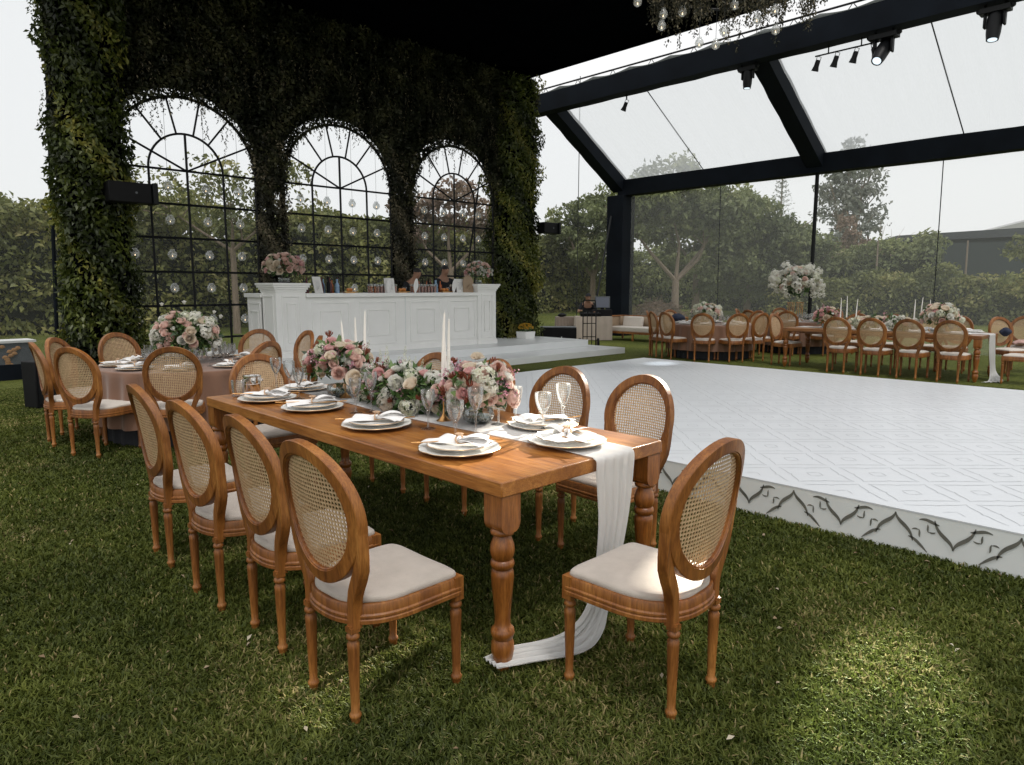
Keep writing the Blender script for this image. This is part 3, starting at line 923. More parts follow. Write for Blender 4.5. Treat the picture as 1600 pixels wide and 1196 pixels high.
def spike_mesh(mat, seed=0):
    rd = random.Random(seed); parts = []; n = 46
    for k in range(n):
        f = k / n; a = k * 2.4; r = .26 * (1 - f) + .07; z = -.5 + 2.4 * f
        P = np.array([[r * .4 * math.cos(a), r * .4 * math.sin(a), z]])
        o = np.array([[math.cos(a), math.sin(a), .9]])
        parts.append(leaves(P, .34 * (1 - .6 * f), .7, 0, o, 6, var=np.array([.25 + .5 * (1 - f)])))
    V, F, v = join(parts)
    return npmesh('snapdragon_spike', V, F, mat, v)

def lavender_mesh(mat, seed=0):
    C = rng.normal(size=(46, 3)) * np.array([.28, .28, .6])
    V, F, v = leaves(C, .30, .9)
    return npmesh('small_cluster', V, F, mat, v)

FM = {
    'white_rose': [('rose', rose_mesh(M['flowerwhite'], 1.0, s)) for s in (1, 2)],
    'cream_rose': [('rose', rose_mesh(M['flowercream'], 1.1, s)) for s in (3, 4)],
    'blush_rose': [('rose', rose_mesh(M['flowerblush'], 1.0, s)) for s in (5, 6)],
    'pink_rose': [('rose', rose_mesh(M['flowerpink'], .95, s)) for s in (7, 8)],
    'bud': [('rosebud', rose_mesh(M['flowerwhite'], .55, 9, 5))],
    'carnation': [('carnation', ruffle_mesh(M['flowercream'], 30, 1))],
    'pinkcarn': [('carnation', ruffle_mesh(M['flowerpink'], 30, 2))],
    'hyd': [('hydrangea_bloom', cluster_mesh(M['hydrangea'], 110)), ('hydrangea_bloom', cluster_mesh(M['flowerwhite'], 100))],
    'mauve': [('mauve_cluster', lavender_mesh(M['flowermauve']))],
    'red': [('red_sprig', sprig_mesh(M['flowerred'], s)) for s in (1, 2)],
    'spike': [('snapdragon_spike', spike_mesh(M['hydrangea'], 1))],
    'orchid': [('orchid_spray', cluster_mesh(M['flowerwhite'], 40, 5, .34, 1.5, 'orchid_spray'))],
}
SZ = {'white_rose': .040, 'cream_rose': .041, 'blush_rose': .039, 'pink_rose': .039, 'bud': .033, 'carnation': .041, 'pinkcarn': .041, 'hyd': .055, 'mauve': .042, 'red': .037, 'spike': .042, 'orchid': .075}

def bloom(t, kind, p, nrm, s=1.0):
    name, me = random.choice(FM[kind])
    q = Vector(nrm).normalized().to_track_quat('Z', 'Y').to_euler()
    o = put(name, me, t, p, q, SZ[kind] * s * random.uniform(.88, 1.12))
    return o

def vase_bowl(t, r=.09, h=.085, water=.5):
    m = MB(); o = [(.35, 0), (.62, .04), (.92, .28), (1.0, .55), (.94, .85), (.86, 1.0)]
    m.lathe([(r * a, h * b) for a, b in o] + [(r * a - .003, h * b + (.004 if b < .2 else 0)) for a, b in reversed(o)], 28, capt=False)
    v = m.build('glass_vase', M['vaseglass'], t)
    m = MB(); w = [(.34, .05), (.60, .08), (.90, .30), (.97, .5)]
    m.lathe([(r * a - .004, h * b) for a, b in w], 24); m.build('water', M['water'], v)
    m = MB()
    for k in range(16):
        a = random.uniform(0, 6.28); m.tube([(r * .6 * math.cos(a), r * .6 * math.sin(a), .012), (r * .3 * math.cos(a + 2), r * .3 * math.sin(a + 2), h * 1.1)], .0028, 5)
    m.build('stems', M['stem'], v)

def arrangement(name, label, loc, rad, zc, palette, n, group, vase=True, leafn=500, leafsz=.055, low=-.35, extra=(), rz=0, cat='flower arrangement', core=.6, vr=.09, vh=.085, outer=1.0, fsz=1.0, dark=True):
    t = thing(name, label, cat, loc, rz, group)
    if vase: vase_bowl(t, vr, vh)
    rad = np.array(rad)
    # green filler leaves through the volume
    D = sph(leafn); f = rng.uniform(.35, 1.0, leafn)[:, None] ** .6
    P = D * rad * f * .92 + [0, 0, zc]; P = P[(D[:, 2] > low - .25)]; DD = D[D[:, 2] > low - .25]
    P[:, 2] = np.maximum(P[:, 2], .012)
    leafobj('foliage', leaves(P, leafsz, .48, .2, DD, 1.2), M['arrleaf'], t)
    # flowers spread evenly over the upper shell
    ks = [k for k, w in palette for _ in range(w)]
    ga = PI * (3 - math.sqrt(5)); out = []
    for i in range(n):
        zz = 1 - (1 - low) * (i + .5) / n; rr = math.sqrt(max(0, 1 - zz * zz)); a = ga * i + random.uniform(-.2, .2)
        d = Vector((rr * math.cos(a), rr * math.sin(a), zz)); q = random.uniform(.80, 1.02) * outer
        k = random.choice(ks)
        if k in ('red', 'spike'): q += .12
        p = Vector((d.x * rad[0] * q, d.y * rad[1] * q, max(.03, zc + d.z * rad[2] * q)))
        nv = Vector((d.x / rad[0], d.y / rad[1], d.z / rad[2])).normalized() + Vector((0, 0, .25))
        if k == 'spike': nv = Vector((d.x * .4, d.y * .4, 1))
        if k == 'red': nv = nv + Vector((0, 0, .6))
        bloom(t, k, p, nv, fsz)
    for k, p, nv, s in extra: bloom(t, k, p, nv, s)
    return t

PAL_MAIN = [('white_rose', 2), ('cream_rose', 1), ('blush_rose', 6), ('pink_rose', 3), ('hyd', 2), ('mauve', 3), ('red', 3), ('spike', 1), ('bud', 1), ('carnation', 1)]
PAL_PINK = [('white_rose', 2), ('cream_rose', 1), ('blush_rose', 3), ('pink_rose', 4), ('pinkcarn', 2), ('red', 3), ('mauve', 2), ('hyd', 1), ('spike', 1)]
PAL_LOW = [('hyd', 3), ('white_rose', 3), ('blush_rose', 4), ('pink_rose', 3), ('mauve', 4), ('red', 3), ('spike', 3), ('bud', 1), ('cream_rose', 2)]
PAL_SOFT = [('white_rose', 3), ('cream_rose', 3), ('blush_rose', 3), ('hyd', 3), ('bud', 2)]
GF = 'flowers down the middle of the wooden table'
random.seed(21)
arrangement('flower_arrangement', 'mixed blooms in a round glass vase topped by a peach carnation, by the single taper', (2.66 * KM, 3.03 * KM, TM + .004), (.20, .20, .135), .20, PAL_MAIN, 92, GF, low=-.45, leafn=520,
            extra=[('carnation', (.02, .03, .355), (0, 0, 1), 1.2), ('blush_rose', (.10, -.17, .15), (.25, -1, .1), 1.35), ('blush_rose', (.06, -.10, .30), (.1, -1, .5), 1.25), ('hyd', (-.06, -.12, .27), (-.3, -1, .4), 1.35), ('bud', (-.14, -.06, .22), (-1, -.4, .3), 1.4), ('red', (-.12, .06, .34), (-.2, 0, 1), 1.2), ('red', (.20, -.02, .27), (1, 0, .8), 1.1), ('red', (-.17, -.06, .28), (-.6, -.5, .8), 1.1)])
arrangement('flower_arrangement', 'low long mound of white hydrangeas and pink roses between the two glass vases', (2.66 * KM, 3.74 * KM, TM + .004), (.18, .50, .15), .115, PAL_LOW, 98, GF, vase=False, low=-.5, leafn=1200, leafsz=.06,
            extra=[('pink_rose', (-.14, .10, .22), (-.8, -.6, .4), 1.15), ('white_rose', (-.15, -.10, .18), (-.8, -.6, .4), 1.2), ('hyd', (-.16, -.02, .06), (-1, -.3, .1), 1.25), ('hyd', (-.15, -.22, .05), (-1, -.4, .1), 1.2),
                   ('spike', (-.05, .14, .28), (0, 0, 1), 1.2), ('spike', (0, .02, .30), (.1, 0, 1), 1.2), ('spike', (-.05, -.10, .26), (0, 0, 1), 1.1), ('spike', (.02, .32, .27), (0, 0, 1), 1.1), ('red', (-.05, .2, .23), (-.2, 0, 1), 1.3), ('red', (.05, -.28, .20), (0, 0, 1), 1.2), ('cream_rose', (-.16, .35, .17), (-1, -.5, .3), 1.3)])
arrangement('flower_arrangement', 'pink and red blooms in a round glass vase beside three tapers, bucket end of table', (2.60 * KM, 4.50 * KM, TM + .004), (.22, .25, .15), .23, PAL_PINK, 92, GF, low=-.4, leafn=480, leafsz=.065,
            extra=[('blush_rose', (-.12, -.20, .19), (-.7, -1, .2), 1.15), ('pinkcarn', (-.05, .0, .37), (-.2, -.3, 1), 1.3), ('pinkcarn', (.05, -.04, .36), (.2, -.3, 1), 1.2), ('red', (-.04, .05, .42), (0, 0, 1), 1.2), ('white_rose', (.06, -.25, .20), (-.2, -1, .4), 1.2)])

# ================================================================== round tables
def cloth_mesh(r=.92, h=.76, folds=26, flare=.06):
    m = MB(); rings = []; seg = 208
    for z, k, fl in ((h, .02, 0), (h, .6, 0), (h, .97, 0), (h - .002, 1.0, 0), (h - .012, 1.008, .1), (h - .06, 1.01, .45), (h - .15, 1.015, .8), (h - .30, 1.025, 1), (h - .42, 1.035, 1.1), (h - .56, 1.045, 1.2)):
        row = []
        for i in range(seg):
            a = 2 * PI * i / seg
            rr = r * k + fl * .022 * (math.sin(a * folds + .8 * math.sin(a * 3)) + .5 * math.sin(a * folds * .53 + 1))
            row.append((rr * math.cos(a), rr * math.sin(a), z))
        rings.append(row)
    m.loops(rings, True, cap0=True)
    return m.mesh('tablecloth', M['mauve'], angle=80)
CLOTH = cloth_mesh()
def skirt_mesh():
    m = MB(); rings = []
    for z, r in ((.74, .86), (.35, .84), (.01, .85)):
        rings.append([((r + .012 * math.sin(a * 31)) * math.cos(a), (r + .012 * math.sin(a * 31)) * math.sin(a), z) for a in [2 * PI * i / 160 for i in range(160)]])
    m.loops(rings, True, cap0=True)
    return m.mesh('underskirt', M['darkcloth'], angle=80)
SKIRT = skirt_mesh()
# light glasses for the distant tables
def far_glass():
    m = MB(); m.lathe([(.032, 0), (.005, .006), (.004, .07), (.026, .09), (.038, .12), (.034, .19), (.0325, .19), (.036, .12), (.024, .093), (.0005, .085)], 12)
    return m.mesh('glass', M['glass'], angle=70)
FGL = far_glass()

def table_round(x, y, label, glabel, where):
    t = thing('round_table', label, 'table', (x, y, 0), 0, 'round tables with mauve cloths')
    put('tablecloth', CLOTH, t)
    put('underskirt', SKIRT, t)
    return t

def ring_settings(x, y, n, a0, r, where, ng, seed, near):
    rd = random.Random(seed)
    for k in range(n):
        a = a0 + 2 * PI * k / n
        lab = 'white plates and napkin on the mauve cloth of ' + where
        if near: lab = 'white plates on the mauve cloth, ' + ('before the square-on chair', 'before the chair nearest the steel bucket', 'on the side of the wooden table', 'before the lone chair by the bar pier', 'on the bar side of the flowers', 'behind the flowers, arch side', 'before the chair against the ivy', 'before the chair by the grey case', 'before the chair with cushion showing')[k % 9]
        setting(x + r * math.cos(a), y + r * math.sin(a), .762, math.degrees(a) + 180, lab, 'place settings on ' + where, k, near)
        for j in range(ng):
            aa = a + (.18 if j == 0 else -.16 if j == 1 else .34); rr = r * (.62 if j else .55) + rd.uniform(-.03, .03)
            g = put('wine_glass', FGL, None, (x + rr * math.cos(aa), y + rr * math.sin(aa), .762), (0, 0, rd.uniform(0, 6)), rd.uniform(.85, 1.1))
            tag(g, 'clear glass on the mauve cloth of ' + where, 'glass', 'glasses on ' + where)

RX, RY = 2.75, 7.90
table_round(RX, RY, 'round table under a mauve cloth beside the leafy pillar, blush flowers on top', '', '')
ring_settings(RX, RY, 9, R(-117), .70, 'the round table beside the leafy pillar', 3, 3, True)
random.seed(5)
arrangement('flower_arrangement', 'round blush and white rose arrangement on the mauve table beside the leafy pillar', (RX, RY + .1, .762), (.36, .36, .26), .30, PAL_SOFT + [('blush_rose', 2)], 96, 'round table flowers', low=-.45, leafn=900, leafsz=.08, fsz=1.2, vr=.10, vh=.12,
            extra=[('bud', (-.20, .1, .64), (0, 0, 1), 1.1), ('bud', (.0, 0, .66), (0, 0, 1), 1.1), ('bud', (.28, -.1, .55), (.3, 0, 1), 1.2), ('bud', (.33, -.15, .50), (.3, 0, 1), 1.2)])
GL = 'cane chairs around the mauve table by the leafy pillar'
for ang, rr, df, lab in ((167, 1.13, 10, 'cane chair seen edge-on beside the black speaker box'),
                     (141, 1.12, 0, 'cane chair behind the edge-on chair, top showing by the grey case'),
                     (205, 1.12, 4, 'cane chair with its cream cushion showing, lawn side of the mauve table'),
                     (243, 1.06, 4, 'cane chair with square-on back right behind the wooden table chairs'),
                     (106, 1.10, 0, 'cane chair facing out beyond the mauve table against the leafy pillar'),
                     (34, 1.13, 8, 'cane chair with oval back showing before the bar, beside the far vase'),
                     (8, 1.20, -12, 'cane chair with narrow oval back standing alone before the bar pier'),
                     (-40, 1.10, 14, 'cane chair with thick side rail behind the wine glass, mauve table side'),
                     (-78, .98, 14, 'cane chair whose arched top rises just over the bucket-end chair')):
    x = RX + rr * math.cos(R(ang)); y = RY + rr * math.sin(R(ang))
    chair(x, y, ang + 180 + df, lab, GL, True)

# far round table by the sofa
FXc, FYc = 14.42, 8.30
table_round(FXc, FYc, 'round table under a mauve cloth beyond the dance floor, near the cane sofa', '', '')
ring_settings(FXc, FYc, 8, R(-158), .68, 'the round table near the cane sofa', 3, 5, False)
arrangement('flower_arrangement', 'low round cream and blush arrangement on the mauve table near the cane sofa', (FXc, FYc + .15, .762), (.34, .34, .22), .24, PAL_SOFT, 50, 'round table flowers', low=-.35, leafn=350, leafsz=.08, fsz=1.6, vr=.10, vh=.1)
GR = 'cane chairs around the mauve table near the sofa'
for ang, rr, df, lab in ((137, 1.10, 6, 'cane chair turned edge-on beside the sofa end'), (122, 1.16, 0, 'cane chair behind the edge-on one next to the sofa'),
                     (162, 1.06, 2, 'cane chair with back to the dance floor, first along from the sofa'), (202, 1.06, 0, 'cane chair square-on to the dance floor before the low cream flowers'),
                     (235, 1.06, -2, 'cane chair turned slightly away, second on the floor side from the low cream flowers'), (262, 1.08, -6, 'cane chair seen side-on at the grass gap between the two tables'),
                     (-62, 1.12, 0, 'cane chair beyond the side-on one, facing the sofa table'), (-20, 1.12, 0, 'cane chair behind the glasses of the sofa-side table'), (30, 1.12, 0, 'cane chair beyond the sofa-side table, mostly hidden by flowers'), (75, 1.12, 0, 'cane chair beyond the sofa-side table under the dark jacket')):
    chair(FXc + rr * math.cos(R(ang)), FYc + rr * math.sin(R(ang)), ang + 180 + df, lab, GR, True)
def jacket(name, label, loc, s, mat, cat, seed=0, sc=(1, 1, 1)):
    rd = random.Random(seed); m = MB()
    rings = []
    for k in range(9):
        f = k / 8; r = s * math.sin(PI * (f * .92 + .04)) ** .6
        rings.append([(r * sc[0] * (1 + .14 * math.sin(3 * a + k * .5) + .05 * math.sin(9 * a + k)) * math.cos(a), r * sc[1] * (1 + .12 * math.sin(2 * a + k)) * math.sin(a), s * sc[2] * (f * 1.3) * (1 + .06 * math.sin(4 * a))) for a in [2 * PI * i / 28 for i in range(28)]])
    m.loops(rings, True, True, True)
    o = m.build(name, mat, None, angle=80); o.location = loc
    return tag(o, label, cat)
jacket('folded_jacket', 'dark navy jacket heaped over a chair back by the low cream flowers', (14.45, 9.22, .74), .19, M['navy'], 'jacket', 1, (1.3, .8, .9))

# second far round table with the tall centrepiece
TX, TY = 17.15, 7.55
table_round(TX, TY, 'round table under a mauve cloth below the tall white orchid centrepiece', '', '')
ring_settings(TX, TY, 8, R(-158), .68, 'the round table under the orchid centrepiece', 3, 9, False)
GT = 'cane chairs around the table with the orchid centrepiece'
for ang, rr, df, lab in ((150, 1.1, 14, 'cane chair with pinkish cloth tied to it, at the orchid centrepiece table'), (196, 1.08, 0, 'cane chair square-on in front of the orchid centrepiece'),
                     (238, 1.1, 4, 'cane chair with grey cloth draped on it, at the orchid centrepiece table'), (110, 1.12, 0, 'cane chair showing only its top beyond the sofa-side table glasses'),
                     (-75, 1.12, 0, 'cane chair of the orchid table partly behind the long table chairs'), (40, 1.12, 0, 'cane chair on the hedge side of the orchid centrepiece table'), (-20, 1.12, 0, 'cane chair beyond the orchid table, under the trailing blooms')):
    chair(TX + rr * math.cos(R(ang)), TY + rr * math.sin(R(ang)), ang + 180 + df, lab, GT, True)
jacket('draped_shawl', 'pinkish cloth gathered over a chair side by the grass gap', (16.05, 8.00, .50), .13, M['rosecloth'], 'cloth', 3, (1, .7, 1.7))
jacket('draped_shawl', 'grey cloth hanging from the chair beside the long table end', (16.45, 6.55, .50), .13, M['linen'], 'cloth', 4, (1, .7, 1.7))
def tall_piece(x, y):
    t = thing('orchid_centrepiece', 'tall gold-legged centrepiece overflowing with white orchids and blush roses', 'flower arrangement', (x, y, .762))
    for dx in (-.28, .28):
        m = MB()
        for ex in (-.05, .05):
            for ey in (-.05, .05): m.tube([(dx * .9 + ex, ey, 0), (dx * .9 + ex, ey, .46)], .008, 6)
        m.box((dx * .9, 0, .46), (.14, .14, .012)); m.box((dx * .9, 0, .006), (.14, .14, .012))
        m.build('gold_stand', M['copper'], t)
    n = 420; D = sph(n)
    P = D * np.array([.42, .42, .30]) * rng.uniform(.4, 1, n)[:, None] + [0, 0, .95]
    leafobj('foliage', leaves(P, .11, .5, .4), M['arrleaf'], t)
    for i in range(84):
        d = sph(1)[0]; 
        if d[2] < -.6: d[2] *= -1
        bloom(t, random.choice(['white_rose', 'blush_rose', 'hyd', 'hyd', 'cream_rose', 'orchid']), (d[0] * .50, d[1] * .50, .98 + d[2] * .34), (d[0], d[1], d[2] + .2), 1.7)
    for i in range(11):
        a = 2 * PI * i / 11 + .2; L = random.randint(2, 4)
        for k in range(L):
            bloom(t, 'orchid', ((.52 + .06 * k * (1 if k < 2 else .3)) * math.cos(a), (.52 + .06 * k * (1 if k < 2 else .3)) * math.sin(a), .98 - .115 * k), (math.cos(a), math.sin(a), .1), 1.0)
tall_piece(TX - .15, TY - .05)

# far long table
long_table(13.62, 14.80, 2.85, 6.25, 'second wooden table beyond the dance floor, set with low flowers and candles')
runner(14.05, 14.45, 2.85, 6.20, 'white runner falling over the end of the table beyond the dance floor',
       [((14.05, 2.82, .70), (14.44, 2.82, .70)), ((14.04, 2.80, .45), (14.42, 2.80, .45)), ((14.0, 2.76, .15), (14.38, 2.76, .15)), ((13.8, 2.74, .03), (14.2, 2.62, .03)), ((13.6, 2.80, .02), (13.9, 2.55, .02))])
GFL = 'cane chairs around the table beyond the dance floor'
for y, lab in ((3.22, 'cane chair with back to the dance floor, beside the far turned table leg'), (3.85, 'cane chair with back to the dance floor, second from the far turned leg'),
               (4.45, 'cane chair with back to the dance floor, third from the far turned leg'), (5.05, 'cane chair with back to the dance floor, fourth from the far turned leg')):
    chair(13.50, y, 0, lab, GFL, True)
for y, lab in ((3.60, 'cane chair on the hedge side of the far long table, by its draped end'), (4.05, 'cane chair on the hedge side of the far long table, behind the low flowers'), (4.75, 'cane chair on the hedge side of the far long table, middle gap'), (5.45, 'cane chair on the hedge side of the far long table, by the three candles')):
    chair(15.12, y, 180, lab, GFL, True)
chair(13.98, 5.98 + .35, -93, 'cane chair turned side-on at the far long table end nearest the grass gap', GFL, True)
chair(14.0, 2.33, 88, 'cane chair at the picture edge tucked to the draped far table end', GFL, True)
chair(15.22, 2.74, -125, 'cane chair with a navy folded cloth, beyond the draped far table end', GFL, True)
chair(16.05, 2.72, 180, 'cane chair with a pale cushion and bundled cloth beyond the far table', GFL, True)
jacket('folded_cloth', 'navy folded cloth standing on the chair beyond the draped table end', (15.30, 2.84, .70), .11, M['navy'], 'cloth', 6, (1, .8, 1.1))
jacket('cloth_bundle', 'blush cloth bundle lying on a pale cushion at the far table end', (15.95, 2.70, .495), .15, M['rosecloth'], 'cloth', 8, (1.5, .8, .6))
for k, (yy, kz) in enumerate(((3.2, 1), (3.85, 2), (4.5, 0), (5.1, 1))):
    setting(13.82, yy, TT, 0, 'white plates on the far long table, floor side, facing its own chair', 'place settings on the far long table', k, False)
    setting(14.60, yy, TT, 180, 'white plates on the far long table, hedge side of the flowers', 'place settings on the far long table', k, False)
    for dx in (13.98, 14.06, 14.5):
        tag(put('wine_glass', FGL, None, (dx, yy + .2, TT), (0, 0, 0), rng.uniform(.85, 1.05)), 'clear glass standing among flowers on the far long table', 'glass', 'glasses on the far long table')
random.seed(9)
arrangement('flower_arrangement', 'domed blush and white arrangement near the draped end of the far long table', (14.20, 3.62, TT), (.32, .32, .24), .28, PAL_SOFT + [('blush_rose', 2), ('pink_rose', 1)], 50, 'flowers on the far long table', low=-.4, leafn=350, leafsz=.08, fsz=1.5)
arrangement('flower_arrangement', 'long low row of cream blooms along the far long table', (14.20, 4.55, TT), (.22, .62, .17), .10, PAL_SOFT + [('mauve', 1)], 54, 'flowers on the far long table', vase=False, low=-.2, leafn=500, leafsz=.08, fsz=1.4)
arrangement('flower_arrangement', 'small pink and red arrangement at the grass gap end of the far long table', (14.20, 5.62, TT), (.24, .24, .20), .22, PAL_PINK, 34, 'flowers on the far long table', low=-.4, leafn=250, leafsz=.08, fsz=1.4)
GC2 = 'candles on the far long table'
for i, (yy, xx, h) in enumerate(((5.32, 14.1, .26), (5.24, 14.2, .30), (5.10, 14.3, .24), (4.02, 14.1, .24), (3.94, 14.2, .28), (3.82, 14.3, .24))):
    candle(xx, yy, TT, .22, h + .1, 'white taper candle on the far table, in the trio by the ' + ('pink flowers' if i < 3 else 'domed flowers'), 'candles on the far table by the ' + ('pink flowers' if i < 3 else 'domed flowers'))

# ================================================================== dance floor
def ground_at(u, D):
    """ground point seen in the direction of column u, D metres ahead"""
    a = (u - 800) / 1085.0; c, s_ = math.cos(R(45.9)), math.sin(R(45.9))
    return (c * D + s_ * a * D, s_ * D - c * a * D)

def stroke(m, pts, w, fn, h=.0):
    """tapered flat brush stroke; fn maps (a,b) to a point on the face"""
    n = len(pts); L, Rr = [], []
    for i in range(n):
        p = pts[i]; q = pts[min(i + 1, n - 1)]; o = pts[max(i - 1, 0)]
        d = (q[0] - o[0], q[1] - o[1]); l = math.hypot(*d) or 1; nx, ny = -d[1] / l, d[0] / l
        f = i / (n - 1); ww = w * (math.sin(PI * min(.97, f * .92 + .04)) ** .8) * .5 + .0006
        L.append(fn(p[0] + nx * ww, p[1] + ny * ww)); Rr.append(fn(p[0] - nx * ww, p[1] - ny * ww))
    m.loops([L, Rr], False)

def bez(p0, p1, p2, p3, n=14):
    return [tuple((1 - t) ** 3 * a + 3 * (1 - t) ** 2 * t * b + 3 * (1 - t) * t * t * c + t ** 3 * d for a, b, c, d in zip(p0, p1, p2, p3)) for t in [i / n for i in range(n + 1)]]

def dance_floor():
    t = thing('dance_floor', 'raised white dance floor printed with fine grey lattice and dark curls on its side', 'dance floor', ((FX0 + FX1) / 2, (FY0 + FY1) / 2, 0))
    w, d = FX1 - FX0, FY1 - FY0
    m = MB(); m.box((0, 0, FZ - .004), (w, d, .008)); m.build('floor_top', M['floorwhite'], t, smooth=False)
    m = MB()
    z0, z1 = 0, FZ - .008
    m.box((0, 0, (z0 + z1) / 2), (w - .004, d - .004, z1 - z0)); m.build('skirt', M['riser'], t, smooth=False)
    m = MB(); cx, cy = (FX0 + FX1) / 2, (FY0 + FY1) / 2
    P = .627
    k0 = int(FY0 / P) - 1
    for k in range(k0, 14):
        for up in (0, 1):
            yc = 2.24 + (k - 3) * P + (P / 2 if up else 0)
            if not (FY0 + .3 < yc < FY1 - .3): continue
            fn = lambda a, b, yc=yc: (FX0 - cx - .004, yc - cy - a * 1.08, max(.0, min(FZ - .002, .02 + b * 1.22)))
            q = -1 if up else 1
            b0 = .045 if not up else .178
            def Y(v): return b0 + q * v
            for sx in (-1, 1):
                stroke(m, bez((0, Y(0)), (sx * .008, Y(.055)), (sx * .080, Y(.050)), (sx * .095, Y(.128))), .018, fn)
                stroke(m, bez((sx * .072, Y(.108)), (sx * .10, Y(.108)), (sx * .13, Y(.135)), (sx * .170, Y(.118 if not up else .170))), .014, fn)
                stroke(m, bez((sx * .088, Y(.070)), (sx * .098, Y(.062)), (sx * .110, Y(.062)), (sx * .120, Y(.066))), .007, fn)
                stroke(m, bez((sx * .121, Y(.062)), (sx * .130, Y(.076)), (sx * .122, Y(.088)), (sx * .128, Y(.102))), .008, fn)
    m.build('side_motif', M['motif'], t, smooth=False)
    m = MB(); fn = lambda a, b: (a - cx, b - cy, FZ + .0015)
    H = P / 2
    for i in range(0, 24):
        for j in range(-22, 28):
            if (i + j) % 2: continue
            x, y = FX0 + .10 + i * H, 1.02 + j * H
            s_ = H * .86
            if not (FX0 + s_ * .1 < x < FX1 - s_ and FY0 + s_ < y < FY1 - s_): continue
            for a in range(4):
                c, sn = math.cos(a * PI / 2), math.sin(a * PI / 2)
                def rt(px, py): return (x + px * c - py * sn, y + px * sn + py * c)
                xx = [rt(*p) for p in bez((s_, 0), (s_ * .74, s_ * .10), (s_ * .62, s_ * .40), (s_ * .38, s_ * .46), 7)] 
                if min(p[0] for p in xx) < FX0 + .01: continue
                stroke(m, xx, .0048, fn)
                xx = [rt(*p) for p in bez((s_ * .46, s_ * .38), (s_ * .40, s_ * .62), (s_ * .10, s_ * .74), (0, s_), 7)]
                stroke(m, xx, .0048, fn)
                stroke(m, [rt(s_ * .22, 0), rt(s_ * .12, s_ * .12), rt(0, s_ * .22)], .0045, fn)
    m.build('floor_pattern', M['lineink'], t, smooth=False)
dance_floor()

# ================================================================== bar platform and bar
def platform():
    t = thing('bar_platform', 'two-step glossy white platform carrying the bar', 'platform', (9, 12, 0))
    for nm, (x0, x1, y0, y1, z0, z1) in (('lower_step', (SX0, SX1, SY0, SY1 - .5, 0, .14)), ('upper_step', (SX0 + .3, 13.40, 11.10, SY1 - .6, .14, .30))):
        m = MB(); m.box(((x0 + x1) / 2 - 9, (y0 + y1) / 2 - 12, (z0 + z1) / 2), (x1 - x0, y1 - y0, z1 - z0)); m.build(nm, M['stagewhite'], t, bevel=.006)
platform()

def bar():
    Yf = 11.95; Z0 = .30
    t = thing('bar_counter', 'long white bar with raised wall mouldings and taller end piers', 'bar', (8.4, Yf, Z0))
    X = lambda x: x - 8.4
    def frame(m, x0, x1, z0, z1, w=.03, d=.018, y=0.0, axis='x'):
        for (a0, a1, b0, b1) in ((x0, x1, z0, z0 + w), (x0, x1, z1 - w, z1), (x0, x0 + w, z0 + w, z1 - w), (x1 - w, x1, z0 + w, z1 - w)):
            if axis == 'x': m.box(((a0 + a1) / 2, y - d / 2, (b0 + b1) / 2), (a1 - a0, d, b1 - b0))
            else: m.box((y - d / 2, (a0 + a1) / 2, (b0 + b1) / 2), (d, a1 - a0, b1 - b0))
    m = MB(); m.box((X(8.365), .32, .55), (4.23, .62, 1.10)); m.box((X(8.365), .005, .05), (4.23, .05, .10)); m.build('front', M['white'], t, bevel=.004)
    m = MB(); m.box((X(8.365), .30, 1.14), (4.23, .74, .075)); m.build('countertop', M['white'], t, bevel=.006)
    for (a, b) in ((6.38, 7.18), (7.41, 8.28), (8.62, 9.44), (9.64, 10.42)):
        m = MB(); frame(m, X(a), X(b), .15, 1.01, y=.01); frame(m, X(a) + .17, X(b) - .17, .32, .85, .022, .024, y=.01); m.build('moulding', M['white'], t, bevel=.005)
    m = MB(); m.box((X(8.50), .006, .55), (.012, .012, 1.08)); m.build('seam', M['riser'], t)
    for nm, x0, x1, d in (('pier', 5.67, 6.25, .60), ('pier', 10.48, 11.03, .60)):
        cx = X((x0 + x1) / 2); w = x1 - x0
        m = MB(); m.box((cx, d / 2 - .03, .64), (w, d, 1.28)); m.box((cx, d / 2 - .03, .05), (w + .05, d + .05, .10))
        for i, (e, z) in enumerate(((.02, 1.225), (.05, 1.265), (.085, 1.305), (.11, 1.345))): m.box((cx, d / 2 - .03, z + .0), (w + e * 1.4, d + e * 1.4, .04))
        p = m.build(nm, M['white'], t, bevel=.006)
        m = MB(); frame(m, cx - w * .32, cx + w * .32, .14, 1.14, y=-.03); frame(m, cx - w * .16, cx + w * .16, .28, 1.0, .02, .024, y=-.03)
        frame(m, .06, d - .12, .14, 1.14, y=cx - w / 2, axis='y') if x0 < 7 else None
        m.build('moulding', M['white'], p, bevel=.004)
    m = MB(); m.box((X(5.92), .85, .55), (.50, .66, 1.10)); m.box((X(5.92), .85, 1.14), (.60, .72, .075)); 
    w = m.build('return_wing', M['white'], t, bevel=.005)
    m = MB(); frame(m, .60, 1.12, .15, 1.01, y=X(5.67), axis='y'); frame(m, .70, 1.02, .32, .85, .02, .024, y=X(5.67), axis='y'); m.build('moulding', M['white'], w, bevel=.004)
bar()
BT = .30 + 1.1775
random.seed(31)
arrangement('flower_arrangement', 'peach and blush roses in a glass bowl on the taller bar pier by the ivy', (5.98, 12.2, 1.665), (.36, .34, .25), .30, [('blush_rose', 4), ('cream_rose', 3), ('pink_rose', 1), ('bud', 1), ('mauve', 1)], 56, 'flowers on the bar piers', low=-.4, leafn=420, leafsz=.08, fsz=1.6, vr=.11, vh=.11)
